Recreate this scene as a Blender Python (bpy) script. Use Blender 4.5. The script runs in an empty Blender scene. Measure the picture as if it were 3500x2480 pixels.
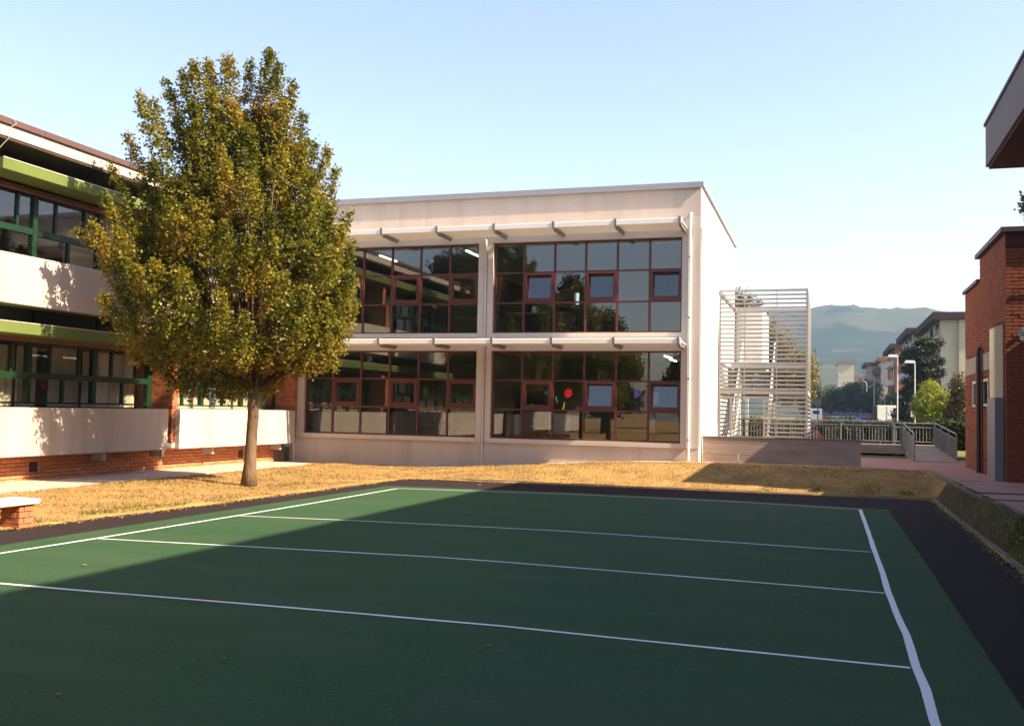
import bpy, bmesh, math, random
import numpy as np
from mathutils import Vector, Matrix, Euler
C = bpy.context
D = bpy.data
sc = C.scene
col = sc.collection
R = math.radians
rnd = random.Random(7)
rng = np.random.default_rng(11)

# ------------------------------------------------------------------ camera
YAW, PITCH, ROLL, EYE = 0.3080, 0.0477, 0.0200, 1.663
fw = Vector((-math.sin(YAW) * math.cos(PITCH), math.cos(YAW) * math.cos(PITCH), math.sin(PITCH)))
rt = Vector((math.cos(YAW), math.sin(YAW), 0))
up = rt.cross(fw)
r2 = rt * math.cos(ROLL) + up * math.sin(ROLL)
u2 = up * math.cos(ROLL) - rt * math.sin(ROLL)
cam = D.cameras.new('camera')
cam.sensor_width = 36
cam.lens = 34.80
cam.clip_start = 0.1
cam.clip_end = 9000
camo = D.objects.new('camera', cam)
camo.matrix_world = Matrix(((r2.x, u2.x, -fw.x, 0), (r2.y, u2.y, -fw.y, 0), (r2.z, u2.z, -fw.z, EYE), (0, 0, 0, 1)))
col.objects.link(camo)
sc.camera = camo

# ------------------------------------------------------------------ sky, sun, exposure
SUN = Vector((1.0, -0.115, 0.84)).normalized()
SUN_EL = math.asin(SUN.z)
SUN_ROT = math.atan2(SUN.x, SUN.y)
world = D.worlds.new('World')
sc.world = world
world.use_nodes = True
wn = world.node_tree
wn.nodes.clear()
sky = wn.nodes.new('ShaderNodeTexSky')
sky.sky_type = 'NISHITA'
sky.sun_disc = False
sky.sun_elevation = SUN_EL
sky.sun_rotation = SUN_ROT
sky.altitude = 60
sky.air_density = 1.05
sky.dust_density = 1.7
sky.ozone_density = 1.0
bg = wn.nodes.new('ShaderNodeBackground')
bg.inputs['Strength'].default_value = 0.092
wo = wn.nodes.new('ShaderNodeOutputWorld')
tint = wn.nodes.new('ShaderNodeMix')
tint.data_type = 'RGBA'
tint.blend_type = 'MULTIPLY'
tint.inputs[0].default_value = 1.0
tint.inputs[7].default_value = (1.09, 0.955, 0.965, 1)
wn.links.new(sky.outputs[0], tint.inputs[6])
wn.links.new(tint.outputs[2], bg.inputs['Color'])
wn.links.new(bg.outputs[0], wo.inputs['Surface'])
sun = D.lights.new('sun', 'SUN')
sun.energy = 5.0
sun.angle = R(0.53)
sun.color = (1.0, 0.80, 0.55)
suno = D.objects.new('sun', sun)
suno.rotation_euler = (-SUN).to_track_quat('-Z', 'Y').to_euler()
suno.location = (30, -10, 40)
col.objects.link(suno)
sc.view_settings.view_transform = 'Standard'
sc.view_settings.look = 'None'
sc.view_settings.exposure = 1.85
sc.view_settings.gamma = 1
sc.view_settings.use_curve_mapping = False
sc.cycles.transparent_max_bounces = 24
sc.cycles.max_bounces = 8
sc.cycles.volume_bounces = 2

# ------------------------------------------------------------------ materials
def mat(name, color, rough=0.8, spec=0.3, metal=0.0, vary=0.0, vscale=3.0, bump=0.0, bscale=60.0,
        dirt=None, dscale=0.6, damt=0.5, island=0.0, trans=0.0, coord='Object', stretch=None, grain=0.0, gscale=70):
    m = D.materials.new(name)
    m.use_nodes = True
    nt = m.node_tree
    b = nt.nodes['Principled BSDF']
    b.inputs['Roughness'].default_value = rough
    b.inputs['Specular IOR Level'].default_value = spec
    b.inputs['Metallic'].default_value = metal
    N, L = nt.nodes.new, nt.links.new
    geo = N('ShaderNodeNewGeometry')
    vec = geo.outputs['Position']
    if stretch:
        mp = N('ShaderNodeMapping')
        mp.inputs['Scale'].default_value = stretch
        L(vec, mp.inputs['Vector'])
        vec = mp.outputs[0]
    rgb = N('ShaderNodeRGB')
    rgb.outputs[0].default_value = (*color, 1)
    cur = rgb.outputs[0]

    def mult(cur, fac_sock, lo, hi):
        mr = N('ShaderNodeMapRange')
        mr.inputs['To Min'].default_value = lo
        mr.inputs['To Max'].default_value = hi
        L(fac_sock, mr.inputs['Value'])
        mx = N('ShaderNodeMix')
        mx.data_type = 'RGBA'
        mx.blend_type = 'MULTIPLY'
        mx.inputs[0].default_value = 1
        L(cur, mx.inputs[6])
        L(mr.outputs[0], mx.inputs[7])
        return mx.outputs[2]
    if vary:
        for s, a in ((vscale, vary), (vscale * 7.3, vary * 0.6)):
            n = N('ShaderNodeTexNoise')
            n.inputs['Scale'].default_value = s
            n.inputs['Detail'].default_value = 6
            L(vec, n.inputs['Vector'])
            cur = mult(cur, n.outputs['Fac'], 1 - a * 1.4, 1 + a * 1.4)
    if grain:
        for s, a in ((gscale, grain), (gscale * .37, grain * .6)):
            n = N('ShaderNodeTexNoise')
            n.inputs['Scale'].default_value = s
            n.inputs['Detail'].default_value = 2
            L(geo.outputs['Position'], n.inputs['Vector'])
            cur = mult(cur, n.outputs['Fac'], 1 - a * 2, 1 + a * 2)
    if island:
        cur = mult(cur, geo.outputs['Random Per Island'], 1 - island, 1 + island)
    if dirt:
        n = N('ShaderNodeTexNoise')
        n.inputs['Scale'].default_value = dscale
        n.inputs['Detail'].default_value = 8
        n.inputs['Roughness'].default_value = 0.65
        L(vec, n.inputs['Vector'])
        cr = N('ShaderNodeValToRGB')
        cr.color_ramp.elements[0].position = 0.45
        cr.color_ramp.elements[1].position = 0.68
        cr.color_ramp.elements[1].color = (damt, damt, damt, 1)
        L(n.outputs['Fac'], cr.inputs[0])
        mx = N('ShaderNodeMix')
        mx.data_type = 'RGBA'
        L(cr.outputs[0], mx.inputs[0])
        L(cur, mx.inputs[6])
        mx.inputs[7].default_value = (*dirt, 1)
        cur = mx.outputs[2]
    L(cur, b.inputs['Base Color'])
    if bump:
        n = N('ShaderNodeTexNoise')
        n.inputs['Scale'].default_value = bscale
        n.inputs['Detail'].default_value = 5
        L(vec, n.inputs['Vector'])
        bp = N('ShaderNodeBump')
        bp.inputs['Strength'].default_value = bump
        bp.inputs['Distance'].default_value = 0.02
        L(n.outputs['Fac'], bp.inputs['Height'])
        L(bp.outputs[0], b.inputs['Normal'])
    if trans:
        out = nt.nodes['Material Output']
        tr = N('ShaderNodeBsdfTranslucent')
        L(cur, tr.inputs['Color'])
        ms = N('ShaderNodeMixShader')
        ms.inputs[0].default_value = trans
        L(b.outputs[0], ms.inputs[1])
        L(tr.outputs[0], ms.inputs[2])
        L(ms.outputs[0], out.inputs['Surface'])
    return m


def leaf_mat(name, ramp, nscale=0.8, trans=0.4, zc=None):
    """leaf colours picked per leaf with clumps of the same hue"""
    m = D.materials.new(name)
    m.use_nodes = True
    nt = m.node_tree
    b = nt.nodes['Principled BSDF']
    b.inputs['Roughness'].default_value = 0.5
    b.inputs['Specular IOR Level'].default_value = 0.25
    N, L = nt.nodes.new, nt.links.new
    geo = N('ShaderNodeNewGeometry')
    n = N('ShaderNodeTexNoise')
    n.inputs['Scale'].default_value = nscale
    n.inputs['Detail'].default_value = 5
    L(geo.outputs['Position'], n.inputs['Vector'])
    a = N('ShaderNodeMath')
    a.operation = 'MULTIPLY'
    a.inputs[1].default_value = 0.55
    L(geo.outputs['Random Per Island'], a.inputs[0])
    s = N('ShaderNodeMath')
    s.operation = 'MULTIPLY_ADD'
    s.inputs[1].default_value = 1.5
    L(n.outputs['Fac'], s.inputs[0])
    L(a.outputs[0], s.inputs[2])
    s2 = N('ShaderNodeMath')
    s2.operation = 'SUBTRACT'
    s2.inputs[1].default_value = 0.52
    L(s.outputs[0], s2.inputs[0])
    cr = N('ShaderNodeValToRGB')
    els = cr.color_ramp.elements
    while len(els) < len(ramp):
        els.new(0.5)
    for e, (p, c) in zip(els, ramp):
        e.position = p
        e.color = (*c, 1)
    L(s2.outputs[0], cr.inputs[0])
    L(cr.outputs[0], b.inputs['Base Color'])
    tr = N('ShaderNodeBsdfTranslucent')
    L(cr.outputs[0], tr.inputs['Color'])
    ms = N('ShaderNodeMixShader')
    ms.inputs[0].default_value = trans
    L(b.outputs[0], ms.inputs[1])
    L(tr.outputs[0], ms.inputs[2])
    L(ms.outputs[0], nt.nodes['Material Output'].inputs['Surface'])
    return m


def glass_mat(name, tint=(0.8, 0.85, 0.84), ior=1.7, rough=0.0, wav=0.0):
    m = D.materials.new(name)
    m.use_nodes = True
    nt = m.node_tree
    nt.nodes.clear()
    N, L = nt.nodes.new, nt.links.new
    out = N('ShaderNodeOutputMaterial')
    fr = N('ShaderNodeFresnel')
    bf = N('ShaderNodeNewGeometry')
    ix = N('ShaderNodeMix')
    ix.inputs[2].default_value = ior
    ix.inputs[3].default_value = 1 / ior
    L(bf.outputs['Backfacing'], ix.inputs[0])
    L(ix.outputs[0], fr.inputs['IOR'])
    g = N('ShaderNodeBsdfGlossy')
    g.inputs['Roughness'].default_value = rough
    t = N('ShaderNodeBsdfTransparent')
    t.inputs['Color'].default_value = (*tint, 1)
    ms = N('ShaderNodeMixShader')
    if wav:
        geo = N('ShaderNodeNewGeometry')
        n = N('ShaderNodeTexNoise')
        n.inputs['Scale'].default_value = 1.1
        L(geo.outputs['Position'], n.inputs['Vector'])
        bp = N('ShaderNodeBump')
        bp.inputs['Strength'].default_value = wav
        bp.inputs['Distance'].default_value = 0.01
        L(n.outputs['Fac'], bp.inputs['Height'])
        L(bp.outputs[0], g.inputs['Normal'])
    L(fr.outputs[0], ms.inputs[0])
    L(t.outputs[0], ms.inputs[1])
    L(g.outputs[0], ms.inputs[2])
    L(ms.outputs[0], out.inputs['Surface'])
    return m


def emit_mat(name, color, s):
    m = D.materials.new(name)
    m.use_nodes = True
    b = m.node_tree.nodes['Principled BSDF']
    b.inputs['Base Color'].default_value = (*color, 1)
    b.inputs['Emission Color'].default_value = (*color, 1)
    b.inputs['Emission Strength'].default_value = s
    return m


M = {}
M['court'] = mat('court', (0.029, 0.071, 0.032), 0.85, 0.12, vary=0.13, vscale=0.7, bump=0.5, bscale=220, dirt=(0.052, 0.080, 0.044), dscale=0.8, damt=0.6, stretch=(0.5, 1.6, 1), grain=0.22, gscale=60)
M['asphalt'] = mat('asphalt', (0.026, 0.019, 0.020), 0.9, 0.08, vary=0.15, vscale=1.5, bump=0.6, bscale=140, dirt=(0.037, 0.029, 0.025), dscale=0.5, damt=0.3, grain=0.3, gscale=70)
M['line'] = mat('line', (0.62, 0.62, 0.64), 0.6, 0.3, vary=0.05, vscale=9, dirt=(0.5, 0.52, 0.5), dscale=5, damt=0.4)
M['verge'] = mat('verge', (0.10, 0.072, 0.042), 1, 0.02, vary=0.3, vscale=5, bump=1.0, bscale=26, dirt=(0.05, 0.06, 0.02), dscale=2.5, damt=0.9)
M['soil'] = mat('soil', (0.29, 0.185, 0.072), 1, 0.02, vary=0.25, vscale=2.2, bump=1.0, bscale=26, dirt=(0.17, 0.11, 0.05), dscale=1.3, damt=0.7)
M['far_soil'] = mat('far_soil', (0.12, 0.12, 0.05), 1, 0.02, vary=0.3, vscale=0.3)
M['kerb'] = mat('kerb', (0.18, 0.15, 0.125), 0.95, 0.1, vary=0.2, vscale=6, bump=0.5, bscale=50)
M['paving'] = mat('paving', (0.34, 0.185, 0.155), 0.95, 0.1, vary=0.15, vscale=2, bump=0.4, bscale=40, dirt=(0.40, 0.30, 0.26), dscale=0.8, damt=0.5)
M['pale_paving'] = mat('pale_paving', (0.42, 0.33, 0.265), 0.95, 0.1, vary=0.12, vscale=2, bump=0.4, bscale=40)
M['stucco'] = mat('stucco', (0.50, 0.43, 0.37), 0.95, 0.1, vary=0.04, vscale=0.9, bump=0.35, bscale=90, dirt=(0.36, 0.295, 0.245), dscale=0.9, damt=0.6, stretch=(2.2, 2.2, 0.13), grain=0.05, gscale=40)
M['white_stucco'] = mat('white_stucco', (0.58, 0.58, 0.57), 0.95, 0.1, vary=0.03, vscale=0.9, bump=0.3, bscale=90)
M['parapet'] = mat('parapet', (0.43, 0.38, 0.335), 0.95, 0.1, vary=0.05, vscale=1.2, bump=0.3, bscale=60, dirt=(0.30, 0.25, 0.20), dscale=1.1, damt=0.5, stretch=(2, 2, 0.16))
M['cladding'] = mat('cladding', (0.52, 0.47, 0.425), 0.55, 0.4, vary=0.04, vscale=1.5)
M['white_metal'] = mat('white_metal', (0.80, 0.78, 0.74), 0.4, 0.5, vary=0.03, vscale=4)
M['grey_metal'] = mat('grey_metal', (0.42, 0.42, 0.43), 0.45, 0.5, metal=0.5, vary=0.08, vscale=5)
M['coping'] = mat('coping', (0.33, 0.33, 0.35), 0.5, 0.5, metal=0.4, vary=0.06, vscale=3)
M['brown_coping'] = mat('brown_coping', (0.085, 0.045, 0.042), 0.6, 0.4, vary=0.12, vscale=3)
M['dark_coping'] = mat('dark_coping', (0.06, 0.045, 0.055), 0.6, 0.4, vary=0.12, vscale=3)
M['window_frame'] = mat('window_frame', (0.095, 0.021, 0.015), 0.45, 0.45, vary=0.08, vscale=6)
M['green_slab'] = mat('green_slab', (0.105, 0.140, 0.034), 0.85, 0.2, vary=0.06, vscale=3, bump=0.2, bscale=80, dirt=(0.08, 0.11, 0.035), dscale=1.6, damt=0.5)
M['green_frame'] = mat('green_frame', (0.004, 0.024, 0.008), 0.45, 0.4, vary=0.12, vscale=6)
M['dark_wood'] = mat('dark_wood', (0.045, 0.028, 0.022), 0.75, 0.2, vary=0.2, vscale=3)
M['wood_beam'] = mat('wood_beam', (0.20, 0.085, 0.05), 0.7, 0.25, vary=0.2, vscale=4)
M['dark_panel'] = mat('dark_panel', (0.10, 0.085, 0.095), 0.7, 0.2, vary=0.1, vscale=4)
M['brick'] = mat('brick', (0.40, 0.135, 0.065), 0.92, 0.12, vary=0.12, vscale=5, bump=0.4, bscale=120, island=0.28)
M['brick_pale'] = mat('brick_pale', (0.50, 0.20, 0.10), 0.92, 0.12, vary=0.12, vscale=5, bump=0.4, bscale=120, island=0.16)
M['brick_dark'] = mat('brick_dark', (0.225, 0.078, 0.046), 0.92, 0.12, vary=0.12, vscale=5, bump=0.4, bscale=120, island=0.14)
M['mortar_dark'] = mat('mortar_dark', (0.175, 0.075, 0.05), 0.95, 0.08, vary=0.15, vscale=8)
M['mortar'] = mat('mortar', (0.30, 0.17, 0.11), 0.95, 0.08, vary=0.15, vscale=8)
M['concrete'] = mat('concrete', (0.37, 0.285, 0.225), 0.95, 0.12, vary=0.16, vscale=2.2, bump=0.7, bscale=45, dirt=(0.20, 0.15, 0.12), dscale=1.4, damt=0.55, stretch=(0.6, 0.6, 2.2))
M['grey_render'] = mat('grey_render', (0.30, 0.26, 0.22), 0.95, 0.12, vary=0.12, vscale=3, bump=0.4, bscale=60)
M['fascia_grey'] = mat('fascia_grey', (0.21, 0.19, 0.195), 0.95, 0.1, vary=0.07, vscale=1.6, bump=0.3, bscale=60)
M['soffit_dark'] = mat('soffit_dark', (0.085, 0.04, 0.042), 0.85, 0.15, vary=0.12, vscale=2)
M['duct'] = mat('duct', (0.92, 0.80, 0.52), 0.30, 0.5, metal=0.45, vary=0.04, vscale=8)
M['black_pipe'] = mat('black_pipe', (0.022, 0.014, 0.014), 0.5, 0.4)
M['brown_pipe'] = mat('brown_pipe', (0.075, 0.022, 0.017), 0.5, 0.4)
M['galvanised'] = mat('galvanised', (0.28, 0.275, 0.27), 0.5, 0.5, metal=0.25, vary=0.1, vscale=12)
M['steel'] = mat('steel', (0.17, 0.175, 0.185), 0.5, 0.5, metal=0.3, vary=0.1, vscale=12)
M['glass'] = glass_mat('glass', (0.84, 0.88, 0.87), 1.85, wav=0.03)
M['glass2'] = glass_mat('glass2', (0.93, 0.94, 0.92), 1.6, wav=0.05)
M['interior'] = mat('interior', (0.27, 0.29, 0.24), 0.9, 0.1, vary=0.04)
M['interior_dark'] = mat('interior_dark', (0.10, 0.07, 0.07), 0.9, 0.1, vary=0.1)
M['ceiling'] = mat('ceiling', (0.36, 0.38, 0.37), 0.9, 0.1)
M['floor_in'] = mat('floor_in', (0.16, 0.13, 0.11), 0.5, 0.3)
M['furniture'] = mat('furniture', (0.05, 0.045, 0.06), 0.6, 0.3, vary=0.1)
M['table_top'] = mat('table_top', (0.28, 0.24, 0.16), 0.5, 0.3)
M['pale_board'] = mat('pale_board', (0.55, 0.50, 0.40), 0.7, 0.2, vary=0.05)
M['curtain'] = mat('curtain', (0.52, 0.44, 0.33), 0.9, 0.05, vary=0.10, vscale=2.5, stretch=(5, 5, 0.4))
M['lamp_lit'] = emit_mat('lamp_lit', (1.0, 0.92, 0.75), 1.1)
M['bark'] = mat('bark', (0.105, 0.070, 0.045), 0.95, 0.05, vary=0.3, vscale=7, bump=1.0, bscale=18, dirt=(0.22, 0.15, 0.09), dscale=3.0, damt=0.5, stretch=(1, 1, 0.3))
M['twig'] = mat('twig', (0.085, 0.055, 0.035), 0.95, 0.05, vary=0.2, vscale=5)
M['hornbeam'] = leaf_mat('hornbeam', [(0.0, (0.022, 0.036, 0.005)), (0.25, (0.088, 0.105, 0.010)), (0.5, (0.18, 0.170, 0.016)), (0.75, (0.27, 0.205, 0.022)), (0.92, (0.34, 0.18, 0.025)), (1.0, (0.40, 0.12, 0.025))], 0.75, 0.45)
M['dark_leaf'] = leaf_mat('dark_leaf', [(0.0, (0.010, 0.018, 0.010)), (0.5, (0.026, 0.040, 0.018)), (1.0, (0.06, 0.07, 0.022))], 0.3, 0.2)
M['mid_leaf'] = leaf_mat('mid_leaf', [(0.0, (0.016, 0.030, 0.012)), (0.5, (0.045, 0.062, 0.020)), (1.0, (0.11, 0.09, 0.03))], 0.3, 0.3)
M['lime_leaf'] = leaf_mat('lime_leaf', [(0.0, (0.07, 0.10, 0.008)), (0.5, (0.21, 0.25, 0.018)), (1.0, (0.34, 0.36, 0.035))], 0.5, 0.5)
M['yellow_leaf'] = leaf_mat('yellow_leaf', [(0.0, (0.05, 0.055, 0.012)), (0.5, (0.14, 0.12, 0.02)), (1.0, (0.26, 0.18, 0.03))], 0.3, 0.4)
M['brown_leaf'] = leaf_mat('brown_leaf', [(0.0, (0.03, 0.03, 0.012)), (0.5, (0.09, 0.07, 0.025)), (1.0, (0.17, 0.10, 0.03))], 0.5, 0.35)
M['cedar_leaf'] = leaf_mat('cedar_leaf', [(0.0, (0.008, 0.014, 0.011)), (0.55, (0.022, 0.032, 0.018)), (0.85, (0.10, 0.10, 0.025)), (1.0, (0.17, 0.14, 0.03))], 0.35, 0.2)
M['hedge_leaf'] = leaf_mat('hedge_leaf', [(0.0, (0.012, 0.022, 0.010)), (0.5, (0.035, 0.050, 0.015)), (1.0, (0.10, 0.10, 0.02))], 0.4, 0.3)
M['orange_leaf'] = leaf_mat('orange_leaf', [(0.0, (0.25, 0.07, 0.02)), (0.5, (0.45, 0.16, 0.06)), (1.0, (0.5, 0.25, 0.1))], 2, 0.3)
M['dry_grass'] = leaf_mat('dry_grass', [(0.0, (0.10, 0.068, 0.025)), (0.4, (0.24, 0.155, 0.052)), (0.75, (0.36, 0.245, 0.088)), (1.0, (0.46, 0.33, 0.14))], 1.2, 0.3)
M['green_grass'] = leaf_mat('green_grass', [(0.0, (0.035, 0.055, 0.008)), (0.5, (0.07, 0.12, 0.015)), (1.0, (0.14, 0.17, 0.03))], 2.0, 0.35)
M['dead_leaf'] = mat('dead_leaf', (0.22, 0.12, 0.05), 0.8, 0.1)
M['hill'] = mat('hill', (0.034, 0.040, 0.026), 1, 0.0, vary=0.42, vscale=0.03, dirt=(0.058, 0.052, 0.034), dscale=0.011, damt=0.7)
M['hill_dark'] = mat('hill_dark', (0.016, 0.024, 0.017), 1, 0.0, vary=0.42, vscale=0.03)
M['cream_wall'] = mat('cream_wall', (0.40, 0.365, 0.27), 0.95, 0.05, vary=0.06, vscale=0.4)
M['pink_wall'] = mat('pink_wall', (0.42, 0.34, 0.31), 0.95, 0.05, vary=0.06, vscale=0.4)
M['orange_wall'] = mat('orange_wall', (0.33, 0.11, 0.045), 0.95, 0.05, vary=0.08, vscale=0.4)
M['dark_wall'] = mat('dark_wall', (0.07, 0.04, 0.04), 0.95, 0.05, vary=0.1, vscale=0.4)
M['eaves'] = mat('eaves', (0.05, 0.028, 0.032), 0.9, 0.1, vary=0.1, vscale=0.5)
M['roof_tile'] = mat('roof_tile', (0.24, 0.09, 0.055), 0.9, 0.1, vary=0.2, vscale=0.6)
M['balcony'] = mat('balcony', (0.55, 0.56, 0.60), 0.8, 0.2)
M['dark_glass'] = mat('dark_glass', (0.02, 0.022, 0.028), 0.08, 0.6)
M['lorry'] = mat('lorry', (0.78, 0.74, 0.64), 0.5, 0.4, vary=0.04)
M['tyre'] = mat('tyre', (0.015, 0.015, 0.015), 0.9, 0.1)
for n, c in dict(car_silver=(0.42, 0.47, 0.52), car_white=(0.7, 0.7, 0.7), car_blue=(0.02, 0.07, 0.42), car_dark=(0.03, 0.03, 0.05), car_red=(0.40, 0.05, 0.03)).items():
    M[n] = mat(n, c, 0.3, 0.6)
M['lamp_head'] = mat('lamp_head', (0.45, 0.45, 0.43), 0.4, 0.4)
M['sign_white'] = mat('sign_white', (0.75, 0.75, 0.75), 0.5, 0.4)
M['sign_red'] = mat('sign_red', (0.55, 0.02, 0.02), 0.5, 0.4)
M['sign_blue'] = mat('sign_blue', (0.02, 0.05, 0.35), 0.5, 0.4)
for n, c in dict(st_red=(0.7, 0.015, 0.02), st_green=(0.05, 0.5, 0.16), st_yellow=(0.75, 0.6, 0.03), st_blue=(0.04, 0.10, 0.4), st_purple=(0.13, 0.08, 0.42), st_mint=(0.12, 0.6, 0.32), st_pink=(0.6, 0.2, 0.35)).items():
    M[n] = mat(n, c, 0.6, 0.3)

# ------------------------------------------------------------------ building helpers
ORG = {}


def link(o, parent=None):
    col.objects.link(o)
    if parent is not None:
        o.parent = parent
    return o


def thing(name, label, cat, loc=(0, 0, 0), group=None, kind=None):
    o = D.objects.new(name, None)
    o.empty_display_size = 0.2
    o.location = loc
    col.objects.link(o)
    ORG[o.name] = Vector(loc)
    if label:
        o['label'] = label
    if cat:
        o['category'] = cat
    if group:
        o['group'] = group
    if kind:
        o['kind'] = kind
    return o


def org(parent):
    return ORG.get(parent.name, Vector((0, 0, 0))) if parent is not None else Vector((0, 0, 0))


class MB:
    def __init__(s):
        s.v = []
        s.f = []

    def box(s, x0, x1, y0, y1, z0, z1):
        n = len(s.v)
        for z in (z0, z1):
            s.v += [(x0, y0, z), (x1, y0, z), (x1, y1, z), (x0, y1, z)]
        for q in ((0, 3, 2, 1), (4, 5, 6, 7), (0, 1, 5, 4), (1, 2, 6, 5), (2, 3, 7, 6), (3, 0, 4, 7)):
            s.f.append([n + i for i in q])
        return s

    def hexa(s, pts):
        n = len(s.v)
        s.v += [tuple(p) for p in pts]
        for q in ((0, 3, 2, 1), (4, 5, 6, 7), (0, 1, 5, 4), (1, 2, 6, 5), (2, 3, 7, 6), (3, 0, 4, 7)):
            s.f.append([n + i for i in q])
        return s

    def prism(s, poly, axis, a0, a1):
        """poly in the two other axes (in x,y,z order), extruded along axis"""
        n = len(s.v)
        k = len(poly)
        for a in (a0, a1):
            for p in poly:
                q = list(p)
                q.insert(axis, a)
                s.v.append(tuple(q))
        s.f.append([n + i for i in range(k)][::-1])
        s.f.append([n + k + i for i in range(k)])
        for i in range(k):
            j = (i + 1) % k
            s.f.append([n + i, n + j, n + k + j, n + k + i])
        return s

    def tube(s, pts, rad, seg=8, cap=True):
        pts = [Vector(p) for p in pts]
        if not hasattr(rad, '__len__'):
            rad = [rad] * len(pts)
        n0 = len(s.v)
        prev = None
        for i, p in enumerate(pts):
            t = (pts[min(i + 1, len(pts) - 1)] - pts[max(i - 1, 0)]).normalized()
            if prev is None:
                a = Vector((0, 0, 1)) if abs(t.z) < 0.9 else Vector((1, 0, 0))
                u = t.cross(a).normalized()
            else:
                u = (prev - t * prev.dot(t)).normalized()
            prev = u
            w = t.cross(u)
            for k in range(seg):
                a = 2 * math.pi * k / seg
                s.v.append(tuple(p + (u * math.cos(a) + w * math.sin(a)) * rad[i]))
        for i in range(len(pts) - 1):
            for k in range(seg):
                a = n0 + i * seg + k
                b = n0 + i * seg + (k + 1) % seg
                s.f.append([a, b, b + seg, a + seg])
        if cap:
            s.f.append([n0 + k for k in range(seg)][::-1])
            e = n0 + (len(pts) - 1) * seg
            s.f.append([e + k for k in range(seg)])
        return s

    def build(s, name, m, parent=None, bevel=0, smooth=False, kind=None, label=None):
        me = D.meshes.new(name)
        o0 = org(parent)
        me.from_pydata([(a - o0.x, b - o0.y, c - o0.z) for a, b, c in s.v], [], s.f)
        me.materials.append(m)
        if smooth:
            me.polygons.foreach_set('use_smooth', [True] * len(me.polygons))
        me.update()
        o = D.objects.new(name, me)
        link(o, parent)
        ORG[o.name] = o0
        if bevel:
            md = o.modifiers.new('bevel', 'BEVEL')
            md.width = bevel
            md.segments = 2
            md.limit_method = 'ANGLE'
        if kind:
            o['kind'] = kind
        if label:
            o['label'] = label
        return o


def box(name, m, x0, x1, y0, y1, z0, z1, parent=None, bevel=0, **k):
    return MB().box(x0, x1, y0, y1, z0, z1).build(name, m, parent, bevel, **k)


def dup(o, parent, off):
    c = o.copy()
    col.objects.link(c)
    c.parent = parent
    c.location = Vector(o.location) + Vector(off)
    ORG[c.name] = ORG.get(o.name, Vector())
    return c


def tag(o, label=None, cat=None, group=None, kind=None):
    for k, v in (('label', label), ('category', cat), ('group', group), ('kind', kind)):
        if v:
            o[k] = v
    return o


def fast_mesh(name, verts, faces_n, m, parent=None, nside=4):
    """verts (N*nside,3) array of separate polygons"""
    o0 = org(parent)
    verts = verts - np.array(o0)
    me = D.meshes.new(name)
    nv = len(verts)
    nf = nv // nside
    me.vertices.add(nv)
    me.vertices.foreach_set('co', verts.astype(np.float32).ravel())
    me.loops.add(nv)
    me.loops.foreach_set('vertex_index', np.arange(nv, dtype=np.int32))
    me.polygons.add(nf)
    me.polygons.foreach_set('loop_start', np.arange(0, nv, nside, dtype=np.int32))
    me.materials.append(m)
    me.update(calc_edges=True)
    o = D.objects.new(name, me)
    link(o, parent)
    ORG[o.name] = o0
    return o


def leaves(cent, size, up_bias=0.5, aspect=0.6, flat=None):
    """one folded-diamond quad per centre"""
    n = len(cent)
    nor = rng.normal(size=(n, 3))
    nor[:, 2] = np.abs(nor[:, 2]) + up_bias
    if flat is not None:
        nor = nor * 0.6 + flat
    nor /= np.linalg.norm(nor, axis=1)[:, None]
    a = rng.normal(size=(n, 3))
    a -= nor * (a * nor).sum(1)[:, None]
    a /= np.linalg.norm(a, axis=1)[:, None]
    b = np.cross(nor, a)
    s = (size * rng.uniform(0.65, 1.3, n))[:, None]
    v = np.stack([cent - a * s, cent - b * s * aspect - nor * s * 0.15, cent + a * s, cent + b * s * aspect - nor * s * 0.15], 1)
    return v.reshape(-1, 3)


def smooth(a, b, x):
    t = np.clip((np.asarray(x, float) - a) / (b - a), 0, 1)
    return t * t * (3 - 2 * t)


# ------------------------------------------------------------------ ground
def lumps(x, y):
    return (np.sin(x * 3.1 + 1.3 * np.sin(y * 2.3)) * np.sin(y * 3.7 + 0.8 * np.sin(x * 1.9)) * 0.5
            + np.sin(x * 7.7 + y * 5.1) * np.sin(y * 9.3 - x * 4.1) * 0.3)


def asph_l(y):
    return np.interp(y, [-30, 10.2, 14.1, 21.75], [-10.35, -10.1, -9.8, -9.5])


def zt(x, y):
    x = np.asarray(x, float)
    y = np.asarray(y, float)
    far = 0.4 * smooth(-12, -3.2, x) * smooth(22.0, 25.0, y)
    right = 0.4 * smooth(2.12, 2.46, x) * (y < 60)
    far2 = 0.4 * smooth(26.5, 29, y) * (x > -3) + 0 * x
    left = 0.06 * smooth(-11.0, -13.2, x) * smooth(27, 24, y)
    z = np.maximum(np.maximum(far, right), np.maximum(far2, left))
    z = z + 0.45 * smooth(50, 62, y)
    inside = (x > asph_l(y) + 0.05) & (x < 2.05) & (y < 21.72 + 0.03 * (x + 9.5) / 1.1 * 0.9)
    rough = lumps(x, y) * 0.03 + 0.02
    paved = (y > 26.0) | (x > 2.5) | (x < -13.4)
    z = np.where(inside, -0.07, z + np.where(paved, -0.02, rough))
    return z


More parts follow.
